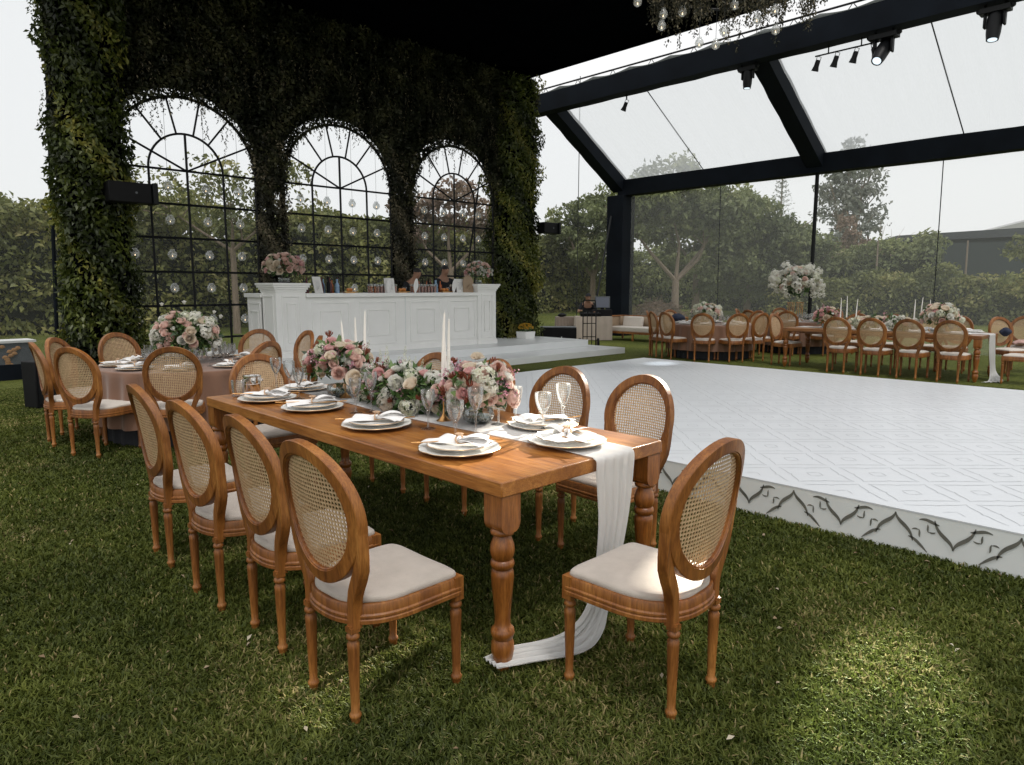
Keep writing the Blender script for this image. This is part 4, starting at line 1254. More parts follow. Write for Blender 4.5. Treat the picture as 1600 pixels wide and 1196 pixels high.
arrangement('flower_arrangement', 'loose pink blossom sprays in a glass vase on the bar pier by the platform end', (10.74, 12.2, 1.665), (.34, .32, .24), .27, [('blush_rose', 3), ('white_rose', 2), ('pink_rose', 1), ('bud', 4)], 66, 'flowers on the bar piers', low=-.35, leafn=300, leafsz=.07, fsz=1.3, vr=.08, vh=.1)

def bottle_mesh(h, r, mat, name='bottle'):
    m = MB(); m.lathe([(r, 0), (r, h * .55), (r * .75, h * .66), (r * .34, h * .75), (r * .32, h * .96), (r * .38, h * .96), (r * .38, h)], 14); return m.mesh(name, mat)
BOT = [('dark red', bottle_mesh(.30, .038, M['redbottle'])), ('blue', bottle_mesh(.27, .036, M['bluebottle'])), ('amber', bottle_mesh(.25, .036, M['amber'])), ('black', bottle_mesh(.31, .036, M['blackbox']))]
def drink_mesh(mat):
    m = MB(); m.lathe([(.024, 0), (.030, .005), (.033, .13), (.0325, .132), (.001, .125)], 12); return m.mesh('drink', mat)
DR = {'pink': drink_mesh(M['pinkdrink']), 'amber': drink_mesh(M['amber']), 'dark': drink_mesh(M['redbottle'])}
TOPG = tumbler_mesh(.19, .032, .037)
for x, k, y in ((6.55, 1, 12.42), (6.75, 2, 12.42), (6.92, 1, 12.46), (7.02, 3, 12.44), (7.10, 2, 12.45), (7.20, 0, 12.4), (9.20, 2, 12.42), (9.33, 3, 12.45), (9.43, 2, 12.44), (9.52, 0, 12.42), (9.62, 3, 12.4), (9.70, 2, 12.3), (6.48, 0, 12.3), (6.82, 0, 12.35), (6.88, 3, 12.2), (6.97, 0, 12.3), (7.05, 1, 12.15), (7.12, 1, 12.3), (9.30, 3, 12.2), (9.38, 0, 12.3), (9.47, 1, 12.15), (9.56, 1, 12.3), (9.12, 0, 12.35)):
    c, me = BOT[k]
    side = 'beside the tilted white card near the bar pier' if x < 8 else 'standing between the barmen on the counter'
    tag(put('bottle', me, None, (x, y, BT)), c + ' bottle ' + side, 'bottle', c + ' bottles ' + side)
for x0, n, k, lab in ((7.95, 6, 'pink', 'in the row before the bending barman side of the bar'), (8.98, 6, 'pink', 'in the row in front of the bending barman'), (9.93, 5, 'dark', 'in the row by the stretched arm of the barman'), (7.80, 2, 'amber', 'at the end of the pink row'), (8.85, 2, 'amber', 'just in front of the bending barman')):
    for i in range(n):
        for yy in (12.12, 12.26):
            o = put('drink', DR[k], None, (x0 + i * .085 + (.04 if yy > 12.2 else 0), yy, BT)); 
            tag(o, 'glass of ' + ('brown' if k == 'dark' else k) + ' drink ' + lab, 'drink', k + ' drinks ' + lab)
            put('glass', TOPG, o, sc=(1.12, 1.12, .95))
def card(x, y, w, h, label, mat='paper', rz=0, arch=False, tilt=-.15):
    t = thing('menu_card' if mat == 'paper' else 'rattan_board', label, 'card' if mat == 'paper' else 'board', (x, y, BT), rz)
    m = MB()
    poly = [(-w / 2, 0), (w / 2, 0)] + ([(w / 2 * math.cos(a), h - w / 2 + w / 2 * math.sin(a)) for a in [PI * i / 12 for i in range(13)]] if arch else [(w / 2, h), (-w / 2, h)])
    m.prism(poly, -.006, .006); o = m.build('panel', M[mat], t, smooth=False); o.rotation_euler = (tilt, 0, 0)
    m = MB(); m.prism([(-w * .3, 0), (w * .3, 0), (0, h * .5)], .02, .026); f = m.build('rear_stand', M[mat], t, smooth=False); f.rotation_euler = (.35, 0, 0)
    if mat == 'paper':
        m = MB()
        for k in range(7): m.box((0, -.0075, h * (.25 + .08 * k)), (w * (.66 - .12 * (k % 3)), .001, .006))
        m.build('text_lines', M['lineink'], o, smooth=False)
card(6.60, 12.05, .20, .32, 'tilted blank-looking white card at the pier end of the counter', rz=.25, tilt=-.25)
card(8.20, 12.05, .24, .30, 'white card with faint lines between two rows of drinks')
card(10.10, 12.05, .26, .30, 'white card beside the rattan board on the counter')
card(10.28, 12.02, .30, .38, 'arched rattan board standing at the counter end by the pier', 'caneboard', arch=True, tilt=-.05)
def tray(x, label):
    t = thing('garnish_tray', label, 'tray', (x, 12.15, BT))
    m = MB(); m.box((0, 0, .02), (.30, .18, .012)); m.box((0, 0, .006), (.2, .12, .012)); m.build('tray', M['copper'], t)
    for k in range(5):
        m = MB(); m.lathe([(.001, 0), (.028, .01), (.038, .036), (.028, .062), (.001, .072)], 12, (random.uniform(-.11, .11), random.uniform(-.05, .05), .026)); m.build('fruit', M['fruit'], t)
    m = MB(); m.lathe([(.03, 0), (.045, .09), (.044, .09), (.001, .01)], 12, (.10, .03, .026)); m.build('jar', M['glass'], t)
tray(7.30, 'small tray of orange fruit beside the blue bottles'); tray(8.55, 'small tray of orange fruit beside the lined card'); tray(9.72, 'small tray of orange fruit before the standing barman')
for x, lab in ((8.02 + .1, 'white folded napkin fan between the first drinks and the lined card'), (8.80, 'white folded napkin fan before the bending barman'), (9.84, 'white folded napkin fan before the stretched arm')):
    m = MB(); m.loops([[(r * (.06) * math.cos(a) * math.sin(PI * (f * .86 + .06)) ** .8, .008 * math.sin(a) + (.01 if r else 0), .30 * f) for a in [2 * PI * i / 12 for i in range(12)]] for r, f in [(1, k / 10) for k in range(11)]], True, True, True)
    o = m.build('napkin_fan', M['napkin'], None); o.location = (x, 12.0, BT); o.rotation_euler = (0, .15, 0); tag(o, lab, 'napkin')

# ================================================================== people
def skinned(name, joints, edges, mat, parent, sub=2):
    me = bpy.data.meshes.new(name)
    me.from_pydata([j[0] for j in joints], edges, [])
    me.materials.append(mat)
    o = put(name, me, parent)
    md = o.modifiers.new('skin', 'SKIN'); md.use_smooth_shade = True
    for i, j in enumerate(joints):
        r_ = j[1]; r_ = tuple(q * 1.2 for q in (r_ if isinstance(r_, tuple) else (r_, r_))); me.skin_vertices[0].data[i].radius = r_ if isinstance(r_, tuple) else (r_, r_)
    me.skin_vertices[0].data[0].use_root = True
    sb = o.modifiers.new('sub', 'SUBSURF'); sb.levels = sub; sb.render_levels = sub
    return o

def person(label, loc, rz, hip, lean, head_fwd, arms, shirt='darkcloth', cap=False, legs=True):
    """local +Y is forward. hip: hip height; lean: forward lean of the trunk in radians; arms: two lists of (elbow, wrist) offsets from shoulder"""
    t = thing('person', label, 'person', loc, rz)
    hp = Vector((0, 0, hip)); up = Vector((0, math.sin(lean), math.cos(lean)))
    waist = hp + up * .16; chest = hp + up * .36; neck0 = hp + up * .50; 
    nk = neck0 + up * .05 + Vector((0, head_fwd * .04, .035)); hb = nk + Vector((0, .015 + head_fwd * .03, .05)); hm = hb + Vector((0, .018 + head_fwd * .02, .075)); ht = hm + Vector((0, -.005, .075))
    J = [(hp, (.135, .10)), (waist, (.125, .095)), (chest, (.15, .105)), (neck0, (.10, .075)), (nk, .052), (hb, (.062, .068)), (hm, (.076, .092)), (ht, (.058, .070)), (hm + Vector((0, .095, -.012)), .014)]
    E = [(0, 1), (1, 2), (2, 3), (3, 4), (4, 5), (5, 6), (6, 7), (6, 8)]
    SJ = [(hp, (.145, .11)), (waist, (.135, .105)), (chest, (.160, .115)), (neck0, (.108, .082))]; SE = [(0, 1), (1, 2), (2, 3)]
    for sx, (e, w) in zip((-1, 1), arms):
        sh = neck0 + Vector((sx * .17, 0, -.03)); el = sh + Vector(e); wr = el + Vector(w); k = len(J)
        d = (wr - el).normalized()
        J += [(sh, .052), (el, .038), (wr, .026), (wr + d * .05, (.034, .018))]
        E += [(3, k), (k, k + 1), (k + 1, k + 2), (k + 2, k + 3)]
        side = d.cross(Vector((0, 0, 1)))
        side = side.normalized() if side.length > .01 else Vector((1, 0, 0))
        for q in range(4):
            b = wr + d * .075 + side * (.024 - .016 * q); L = (.065, .075, .07, .055)[q]
            kk = len(J); J += [(b, .0085), (b + d * L * .5 - Vector((0, 0, .006)), .008), (b + d * L - Vector((0, 0, .022)), .0065)]; E += [(k + 3, kk), (kk, kk + 1), (kk + 1, kk + 2)]
        kk = len(J); b = wr + d * .03 + side * sx * -.03; J += [(b, .010), (b + d * .035 + side * sx * -.02, .008)]; E += [(k + 2, kk), (kk, kk + 1)]
        ks = len(SJ); SJ += [(sh, .062), (sh.lerp(el, .55), .056), (sh.lerp(el, .85), .054)]; SE += [(3, ks), (ks, ks + 1), (ks + 1, ks + 2)]
    if legs:
        for sx in (-1, 1):
            k = len(J); h0 = hp + Vector((sx * .09, 0, -.06))
            J += [(h0, .085), (Vector((sx * .10, .02, hip * .52)), .058), (Vector((sx * .10, -.01, .07)), .040), (Vector((sx * .11, .14, .035)), (.04, .03))]
            E += [(0, k), (k, k + 1), (k + 1, k + 2), (k + 2, k + 3)]
    skinned('body', J, E, M['skin'], t)
    skinned('shirt', SJ, SE, M[shirt], t)
    if legs:
        TJ = [(hp + Vector((0, 0, .02)), (.14, .11))]; TE = []
        for sx in (-1, 1):
            k = len(TJ); TJ += [(hp + Vector((sx * .09, 0, -.06)), .095), (Vector((sx * .10, .02, hip * .52)), .070), (Vector((sx * .10, -.01, .10)), .055)]; TE += [(0, k), (k, k + 1), (k + 1, k + 2)]
        skinned('trousers', TJ, TE, M['darkcloth'], t)
    m = MB(); hc = hm + Vector((0, -.014, .022))
    m.loops([[(hc.x + .087 * math.sin(p) * math.cos(a), hc.y + .104 * math.sin(p) * math.sin(a) - .012 * math.cos(p), hc.z + .098 * math.cos(p) - (.05 * max(0, -math.sin(a)) if p > 1.3 else 0)) for a in [2 * PI * i / 20 for i in range(20)]] for p in [.06, .4, .8, 1.15, 1.45, 1.62]], True, True)
    if cap: m.add([(hc.x - .06, hc.y + .09, hc.z + .03), (hc.x + .06, hc.y + .09, hc.z + .03), (hc.x + .045, hc.y + .17, hc.z + .015), (hc.x - .045, hc.y + .17, hc.z + .015), (hc.x - .06, hc.y + .09, hc.z + .036), (hc.x + .06, hc.y + .09, hc.z + .036), (hc.x + .045, hc.y + .17, hc.z + .021), (hc.x - .045, hc.y + .17, hc.z + .021)], [(0, 1, 2, 3), (7, 6, 5, 4), (0, 4, 5, 1), (1, 5, 6, 2), (2, 6, 7, 3), (3, 7, 4, 0)])
    m.build('cap' if cap else 'hair', M['hair'] if not cap else M['darkcloth'], t)
    for sx in (-1, 1):
        m = MB(); m.lathe([(.001, -.006), (.008, 0), (.001, .006)], 8, (hm.x + sx * .030, hm.y + .086, hm.z + .012)); m.build('eye', M['hair'], t)
        m = MB(); m.lathe([(.001, -.028), (.013, -.01), (.015, .012), (.001, .028)], 8, (hm.x + sx * .082, hm.y - .005, hm.z), sy=1.4); m.build('ear', M['skin'], t)
    m = MB(); m.box((hm.x, hm.y + .088, hm.z - .045), (.042, .008, .009)); m.build('mouth', M['rosecloth'], t, bevel=.003)
    return t
dx, dy = ground_at(917, 21.9)
person('person in black shirt and cap bending over equipment at the cloth-covered table', (dx, dy, 0), R(45.9 + 180 - 28 - 90 + 25), .66, .50, 1.2, (((-.10, .10, -.24), (.06, .24, .02)), ((.12, .12, -.22), (-.05, .24, .04))), cap=True)
person('person with dark hair bending over drinks behind the bar, head down', (9.33, 12.98, .30), R(180), .92, .32, 1.6, (((-.10, .08, -.24), (.02, .24, -.06)), ((.10, .08, -.24), (-.02, .24, -.06))))
person('person with black hair standing behind the bar, arm stretched along the counter', (10.25, 12.95, .30), R(180), .98, .12, .6, (((-.24, .14, -.10), (-.22, .06, .02)), ((.10, .10, -.24), (-.05, .22, .02))))

# ================================================================== leafy arch wall
YW = 13.24
WC = (4.74, 7.82, 10.90)
ZS, RO, HW = 3.64, 1.26, 1.24
def arch_wall():
    t = thing('arch_wall', 'tall wall of dark hanging greenery with three arched black-barred openings behind the bar', 'arch wall', (8.2, YW, 0))
    X = lambda x: x - 8.2
    # dark boards above the arches
    m = MB(); xs = [2.75 + i * (13.55 - 2.75) / 216 for i in range(217)]
    def bot(x):
        for c in WC:
            if abs(x - c) < 1.40: return ZS + math.sqrt(max(0, 1.40 ** 2 - (x - c) ** 2)) + .02
        return ZS + .1
    for k in range(216):
        a, b = xs[k], xs[k + 1]; za, zb = bot(a), bot(b)
        m.add([(X(a), .06, za), (X(b), .06, zb), (X(b), .06, 6.86), (X(a), .06, 6.86), (X(a), .12, za), (X(b), .12, zb), (X(b), .12, 6.86), (X(a), .12, 6.86)], [(0, 1, 2, 3), (7, 6, 5, 4), (0, 4, 5, 1), (3, 2, 6, 7)])
    m.build('header_board', M['black'], t, smooth=False)
    # windows
    for c in WC:
        m = MB()
        arc = [(X(c) + RO * math.cos(a), 0, ZS + RO * math.sin(a)) for a in [PI * i / 40 for i in range(41)]]
        m.tube([(X(c) + HW, 0, 0)] + arc + [(X(c) - HW, 0, 0)], .028, 6)
        w = m.build('window_frame', M['blackmetal'], t)
        m = MB()
        r = .64
        m.tube([(X(c) + r, 0, 0.02)] + [(X(c) + r * math.cos(a), 0, ZS + r * math.sin(a)) for a in [PI * i / 30 for i in range(31)]] + [(X(c) - r, 0, 0.02)], .021, 6)
        m.tube([(X(c), 0, 0.02), (X(c), 0, ZS + r)], .022, 6)
        for z in (ZS, 3.05, 2.46, 1.86, 1.26, .66): m.tube([(X(c) - HW, 0, z), (X(c) + HW, 0, z)], .021 if z > 3.3 else .023, 6)
        for a in (26, 154): m.tube([(X(c), 0, ZS), (X(c) + RO * math.cos(R(a)), 0, ZS + RO * math.sin(R(a)))], .019, 6)
        for a in (51.5, 77, 103, 128.5): m.tube([(X(c) + r * math.cos(R(a)), 0, ZS + r * math.sin(R(a))), (X(c) + RO * math.cos(R(a)), 0, ZS + RO * math.sin(R(a)))], .018, 6)
        m.build('glazing_bars', M['blackmetal'], w)
    def opening(x, z, g=0.0):
        for c in WC:
            if z < ZS:
                if abs(x - c) < HW - g: return True
            elif (x - c) ** 2 + (z - ZS) ** 2 < (RO - g) ** 2: return True
        return False
    opv = np.vectorize(lambda x, z: opening(x, z))
    # header greenery: leaves lie along the wall face
    n = 70000
    x = rng.uniform(2.7, 13.6, n); z = rng.uniform(3.4, 6.9, n); keep = ~opv(x, z)
    x, z = x[keep], z[keep]; n = len(x)
    cl = .5 + .5 * np.sin(x * 5.3 + 2 * np.sin(z * 3.1)) * np.sin(z * 4.7 + 1.7 * np.sin(x * 2.3))
    P = np.stack([x - 8.2, .02 - rng.uniform(0, .26, n) * (.4 + .8 * cl), z], 1)
    leafobj('header_foliage', leaves(P, .085, .5, .9, np.tile([[0, -1, 0]], (n, 1)), .6, var=cl * .8), M['headerleaf'], t)
    # trailing strands over the header and the arch rims
    parts = []
    S = []
    for k in range(260): S.append((random.uniform(2.8, 13.5), random.uniform(5.0, 6.8), random.uniform(.4, 1.2), -.16))
    for c in WC:
        for k in range(46):
            a = PI * (k + random.random()) / 46; S.append((c + (RO + .03) * math.cos(a), ZS + (RO + .05) * math.sin(a), random.uniform(.08, .34), random.uniform(-.12, .05)))
        for k in range(26):
            sx = random.choice((-1, 1)); S.append((c + sx * (HW + .02), random.uniform(1.6, ZS), random.uniform(.15, .4), random.uniform(-.12, .05)))
    for sx_, sz_, L, yo in S:
        q = int(L / .022); f = np.arange(q) / q
        P = np.stack([sx_ - 8.2 + .03 * np.sin(f * 7 + sx_ * 9) + rng.normal(0, .014, q), np.full(q, yo) + rng.normal(0, .014, q), sz_ - f * L], 1)
        parts.append(leaves(P, .052, .42, 1.6))
    leafobj('trailing_vines', parts, M['greyleaf'], t)
    # pillars
    for i, (x0, x1, dep_, mt, den, kind) in enumerate(((2.72, 3.74, .52, 'ivy', 24000, 'outer'), (5.99, 6.57, .20, 'greyleaf', 9000, 'mid'), (9.07, 9.65, .20, 'greyleaf', 9000, 'mid'), (12.26, 13.50, .50, 'ivy', 26000, 'outer'))):
        cx = (x0 + x1) / 2; hw = (x1 - x0) / 2; H = 6.85 if kind == 'outer' else 4.6
        m = MB()
        if kind == 'outer': m.box((X(cx), .04, H / 2), (hw * 1.55, dep_ * 1.2, H))
        else:
            for sx in (-1, 1): m.box((X(cx + sx * (hw - .05)), 0, H / 2), (.06, .06, H))
            m.box((X(cx), .03, H / 2), (.14, .05, H))
        p = m.build('pillar', M['black'], t, smooth=False)
        n = den; zz = rng.uniform(0, H, n); 
        if kind == 'mid':
            ss = np.clip((zz - 3.5) / 1.1, 0, 1); a = rng.uniform(-1, 1, n)
            xx = cx + a * (hw + ss ** 2 * .30); yy = rng.uniform(-dep_, .10, n)
            P = np.stack([xx - 8.2, yy, zz], 1); out = np.stack([a, np.full(n, -1.0), np.zeros(n)], 1); sz = .072; var = .5 + .35 * np.sin(zz * 6 + xx * 9)
        else:
            a = rng.uniform(0, 2 * PI, n); bul = 1 + .10 * np.sin(zz * 2.3 + i) + .10 * np.sin(zz * 5.1 + a * 2) + .07 * np.sin(zz * 9 + a * 3) + (.12 * np.clip(1.2 - zz, 0, 1))
            sq = np.maximum(np.abs(np.cos(a)), np.abs(np.sin(a))); rr = bul * rng.uniform(.66, 1.06, n) / sq ** .7
            P = np.stack([cx - 8.2 + hw * rr * np.cos(a), .04 + dep_ * rr * np.sin(a), zz], 1); out = np.stack([np.cos(a), np.sin(a), np.zeros(n)], 1); sz = .10
            var = (.62 if i == 3 else .50) + .42 * np.sin(zz * 4.3 + a * 3 + i) * np.sin(zz * 1.7 + a)  # last pillar's leaves coloured lighter to offset the ceiling's shade on them
        pr = [leaves(P, sz, .42, 1.1, out, .5, var=var, face=1.5)]
        for k in range(60 if kind == 'outer' else 24):
            a = random.uniform(0, 2 * PI); zt = random.uniform(.8, H); L = random.uniform(.2, .6); q = int(L / .02); f = np.arange(q) / q
            hwx = hw * (1.1 if kind == 'outer' else 1.05); bx = cx - 8.2 + hwx * math.cos(a) * 1.02; by = .04 + dep_ * 1.05 * math.sin(a) if kind == 'outer' else -.12
            pr.append(leaves(np.stack([bx + .10 * f * math.cos(a) + rng.normal(0, .02, q), by + rng.normal(0, .02, q), zt - f * L], 1), .06, .42, 1.4))
        leafobj('foliage', pr, M[mt], p)
arch_wall()

def ceiling():
    m = MB(); m.box((7.94, 10.1, 7.06), (11.1, 9.4, .05)); 
    t = thing('ceiling_drape', 'taut black fabric ceiling above the bar and arched wall', 'fabric ceiling', (0, 0, 0))
    m.build('panel', M['black'], t, smooth=False)
    for ex in (13.47, 2.40):
        m = MB(); m.box((ex, 10.1, 7.02), (.06, 9.4, .12)); m.build('edge_beam', M['black'], t, smooth=False)
ceiling()

# hanging glass globes behind the arched bars
def globe_mesh():
    m = MB()
    prof = [(.0005, -.062), (.025, -.058), (.05, -.036), (.061, 0), (.052, .034), (.034, .052), (.030, .062), (.036, .072), (.034, .072), (.028, .062), (.032, .05), (.05, .033), (.0585, 0), (.048, -.034), (.0005, -.056)]
    m.lathe(prof, 18); return m.mesh('globe', M['globeglass'], angle=70)
GLB = globe_mesh()
def tl():
    m = MB(); m.lathe([(.019, 0), (.019, .016), (.001, .016)], 10, (0, 0, -.052)); return m.mesh('tealight', M['wax'])
def fl():
    m = MB(); m.lathe([(.001, 0), (.008, .008), (.006, .018), (.001, .032)], 8, (0, 0, -.036)); return m.mesh('flame', M['flame'])
TL, FL = tl(), fl()
def cordm(L):
    m = MB(); m.tube([(0, 0, .068), (0, 0, .068 + L)], .003, 4); return m.mesh('cord', M['wire'])
def globe(x, y, z, L, label, group, s=1.0):
    t = thing('hanging_globe', label, 'candle globe', (x, y, z), 0, group)
    put('globe', GLB, t, sc=s); put('tealight', TL, t); put('flame', FL, t)
    put('cord', CORDS.setdefault(round(L, 1), cordm(round(L, 1))), t)
CORDS = {}
cols = ((3.90, 4.53, 5.20, 5.82), (7.11, 7.72, 8.33, 8.95), (10.29, 10.88, 11.48, 12.00))
rows = (3.40, 2.80, 2.18, 1.57, .97)
for wi, cs in enumerate(cols):
    for ci, x in enumerate(cs):
        for ri, z in enumerate(rows):
            if wi and ri > 3: continue
            wn = ('by the leafy corner pillar', 'at mid bar', 'behind the barmen')[wi]
            globe(x, 13.62, z, 6.9 - z, ('top', 'second-highest', 'middle', 'second-lowest', 'lowest')[ri] + ' tealight globe, ' + ('first', 'second', 'third', 'fourth')[ci] + ' column, in the arch ' + wn, 'candle globes outside the arched opening ' + wn, 1.35)

# hanging garland with globes under the ceiling edge
def garland():
    gx, gy, gz = 8.85, 4.95, 5.75
    t = thing('hanging_garland', 'suspended cloud of trailing dark vines and moss hung below the tent roof', 'hanging greenery', (gx, gy, gz))
    m = MB(); rg = [(1.25 * math.cos(a) * .8 + .2, 1.25 * math.sin(a) * -.8, -.12) for a in [2 * PI * i / 40 for i in range(41)]]; m.tube(rg, .02, 6); 
    for k in range(4): m.tube([rg[k * 10], (rg[k * 10][0], rg[k * 10][1], 1.4)], .006, 4)
    m.build('hoop', M['blackmetal'], t)
    parts = []
    d = Vector((.7, -.72, 0))
    for k in range(240):
        f = random.uniform(-1, 1); w = random.uniform(-.45, .45)
        bx, by = d.x * f * 1.15 + w * .72, d.y * f * 1.15 + w * .7
        L = random.uniform(.2, .48) * (1.15 - .45 * abs(f)) + (.34 if random.random() < .12 else .08); q = int(L / .012); ff = np.arange(q) / q
        zt = -.20 + random.uniform(-.1, .25)
        P = np.stack([bx + rng.normal(0, .018, q) + .03 * np.sin(ff * 9 + k), by + rng.normal(0, .018, q), zt - ff * L], 1)
        parts.append(leaves(P, .045, .45, 1.3))
    leafobj('vines', parts, M['greyleaf'], t)
garland()
for i, (x, y, z) in enumerate(((7.84, 5.75, 5.25), (8.06, 5.5, 5.09), (8.03, 5.5, 4.94), (8.24, 5.33, 5.12), (8.74, 4.87, 5.21), (8.36, 5.14, 4.72), (8.51, 4.99, 4.70), (8.6, 4.93, 4.87), (8.92, 4.65, 5.03), (9.11, 4.5, 5.15), (9.09, 4.47, 4.89))):
    where = ('at the dark ceiling end of the garland', 'upper of the pair against the black ceiling', 'lower of the pair against the black ceiling', 'beside the hanging pair, among vines', 'high among the middle vines', 'lowest one against the bright roof strip', 'touching the top of the truss beam', 'in the bright strip, middle of the garland', 'in the bright strip below the thick vines', 'just above the one crossing the truss beam', 'crossing the truss beam near its dark cord')[i]
    globe(x, y, z, 5.9 - z, 'glass tealight globe hanging from the garland, ' + where, 'glass globes on the garland', .95)

# black speakers on the pillars
def wallbox(x0, x1, y, z0, z1, label):
    t = thing('loudspeaker', label, 'speaker', ((x0 + x1) / 2, y, (z0 + z1) / 2), 0, 'speakers fixed to the leafy pillars')
    w = x1 - x0; h = z1 - z0
    m = MB(); m.box((0, 0, 0), (w * .8, .28, h)); m.build('cabinet', M['blackbox'], t, bevel=.015)
    m = MB(); m.box((w * .45, -.02, 0), (w * .1, .34, h * 1.06)); m.build('horn', M['blackmetal'], t, bevel=.01)
    m = MB(); m.box((0, .20, 0), (.06, .2, .06)); m.build('bracket', M['blackmetal'], t)
    m = MB(); m.lathe([(.012, 0), (.02, .003), (.012, .006)], 12); o = m.build('badge', M['casegrey'], t); o.location = (.08, -.145, 0); o.rotation_euler = (R(90), 0, 0)
wallbox(3.18, 3.98, 12.62, 2.94, 3.26, 'matt black speaker jutting from the leafy corner pillar toward the arch')
wallbox(13.3, 13.95, 12.72, 2.99, 3.27, 'matt black speaker jutting from the outer leafy pillar toward the tent side')

# ================================================================== tent
XE, ZE = 18.86, 4.55
def sag_beam(m, a, b, w, h, n=24):
    a, b = Vector(a), Vector(b); d = (b - a).normalized(); s_ = d.cross(Vector((0, 0, 1))).normalized(); u = s_.cross(d).normalized()
    rings = []
    for k in range(n + 1):
        p = a.lerp(b, k / n); j = .005 * math.sin(k * 1.9) + .003 * math.sin(k * 4.1)
        rings.append([p + s_ * (sx * (w / 2 + j)) + u * (sz * h / 2 + (j if sz > 0 else -j)) for sx, sz in ((-1, -1), (1, -1), (1, 1), (-1, 1))])
    m.loops(rings, True, True, True)
def tent():
    t = thing('event_tent', 'large clear-sided event tent with black-wrapped beams and pale gauze roof', 'tent', (0, 0, 0))
    m = MB(); m.box((XE - .02, 14.30, ZE / 2), (.64, .64, ZE), taper=1.03); m.build('column', M['blackbeam'], t, bevel=.02)
    m = MB(); sag_beam(m, (XE, 14.3, 4.79), (XE, -14, 4.79), .42, .48); m.build('eave_beam', M['blackbeam'], t, angle=30)
    for y in (14.30, 7.93):
        m = MB(); sag_beam(m, (XE - .05, y, 4.85), (15.3, y, 6.92), .42, .44, 12); m.build('rafter', M['blackbeam'], t, angle=30)
    m = MB(); sag_beam(m, (15.3, 14.9, 6.83), (15.3, -14, 6.83), .40, .50, 60); m.build('ridge_beam', M['blackbeam'], t, angle=30)
    # scalloped grey cloth and lattice showing on top of the ridge beam
    m = MB(); rings = [[], []]
    n = 260
    for k in range(n + 1):
        y = 14.9 - 24 * k / n; f = (k % 13) / 13
        rings[0].append((15.24, y, 7.06)); rings[1].append((15.14, y, 7.18 - .07 * math.sin(PI * f)))
    m.loops(rings, False); o = m.build('valance', M['purlinfabric'], t); sl = o.modifiers.new('s', 'SOLIDIFY'); sl.thickness = .01
    m = MB(); m.tube([(15.16, 14.9, 7.22), (15.16, -9, 7.22)], .022, 6)
    for k in range(18):
        y = 14.4 - 1.2 * k; m.tube([(15.16, y, 7.04), (15.16, y - .14, 7.22), (15.16, y - .28, 7.04)], .012, 4)
    m.build('truss', M['blackmetal'], t)
    # gauze roof bays
    for y0, y1 in ((14.3, 7.93), (7.93, 1.6), (1.6, -8.0)):
        m = MB(); m.grid(lambda u, v: (XE + (15.3 - XE) * v, y0 + (y1 - y0) * u, 5.00 + 2.06 * v - .05 * math.sin(PI * v) * math.sin(PI * u) + .006 * math.sin(u * 90)), 60, 12)
        o = m.build('roof_panel', M['gauze'], t)
    for y in (11.25, 4.62):
        m = MB(); m.tube([(XE, y, 4.97), (15.3, y, 7.02)], .014, 5); m.build('roof_seam', M['wire'], t)
    # clear side walls
    def sheet(p0, p1, z0, z1, name='side_wall', mt='membrane', gable=False):
        m = MB(); n = 40
        dx_, dy_ = p1[0] - p0[0], p1[1] - p0[1]; L = math.hypot(dx_, dy_); nx, ny = -dy_ / L, dx_ / L
        def fn(u, v):
            w = .025 * math.sin(u * L * 1.1) * math.sin(PI * v) + .01 * math.sin(u * L * 4.3 + v * 3)
            zt = min(z1, 4.95 + (XE - (p0[0] + dx_ * u)) * .578) if gable else z1
            return (p0[0] + dx_ * u + nx * w, p0[1] + dy_ * u + ny * w, z0 + (zt - z0) * v)
        m.grid(fn, n, 10); o = m.build(name, M[mt], t)
    sheet((XE + .1, 14.3), (XE + .1, -10), .03, 4.6)
    sheet((XE - .2, 14.62), (-9, 14.62), .03, 8.6, 'rear_wall', 'membrane2', True)
    for y, r_ in ((10.70, .012), (4.98, .012)):
        m = MB(); m.tube([(XE + .05, y, 0), (XE + .05, y + .05, ZE)], r_, 5); m.build('wall_seam', M['wire'], t)
    m = MB(); m.tube([(XE, 7.93, 0), (XE, 7.93, ZE + .1)], .05, 10); m.build('side_pole', M['blackmetal'], t)
    m = MB(); m.tube([(2.76, 14.55, 0), (3.12, 14.55, 8.3)], .032, 8); m.build('side_pole', M['blackbeam'], t)
    for x in (17.0, .95): 
        m = MB(); m.tube([(x, 14.58, 0), (x + .04, 14.58, 8)], .012, 5); m.build('wall_seam', M['wire'], t)
    m = MB(); m.tube([(17.6, 14.5, 0), (XE - .4, 14.4, 3.9)], .03, 6); m.build('wall_cable', M['wire'], t)
    m = MB(); m.tube([(12.05, 14.5, .3), (12.85, 14.5, 4.6)], .022, 6); m.build('wall_cable', M['blackmetal'], t)
    m = MB(); m.box((-3.2, 14.55, .13), (11.6, .06, .28)); m.build('ground_skirt', M['blackbeam'], t)
tent()

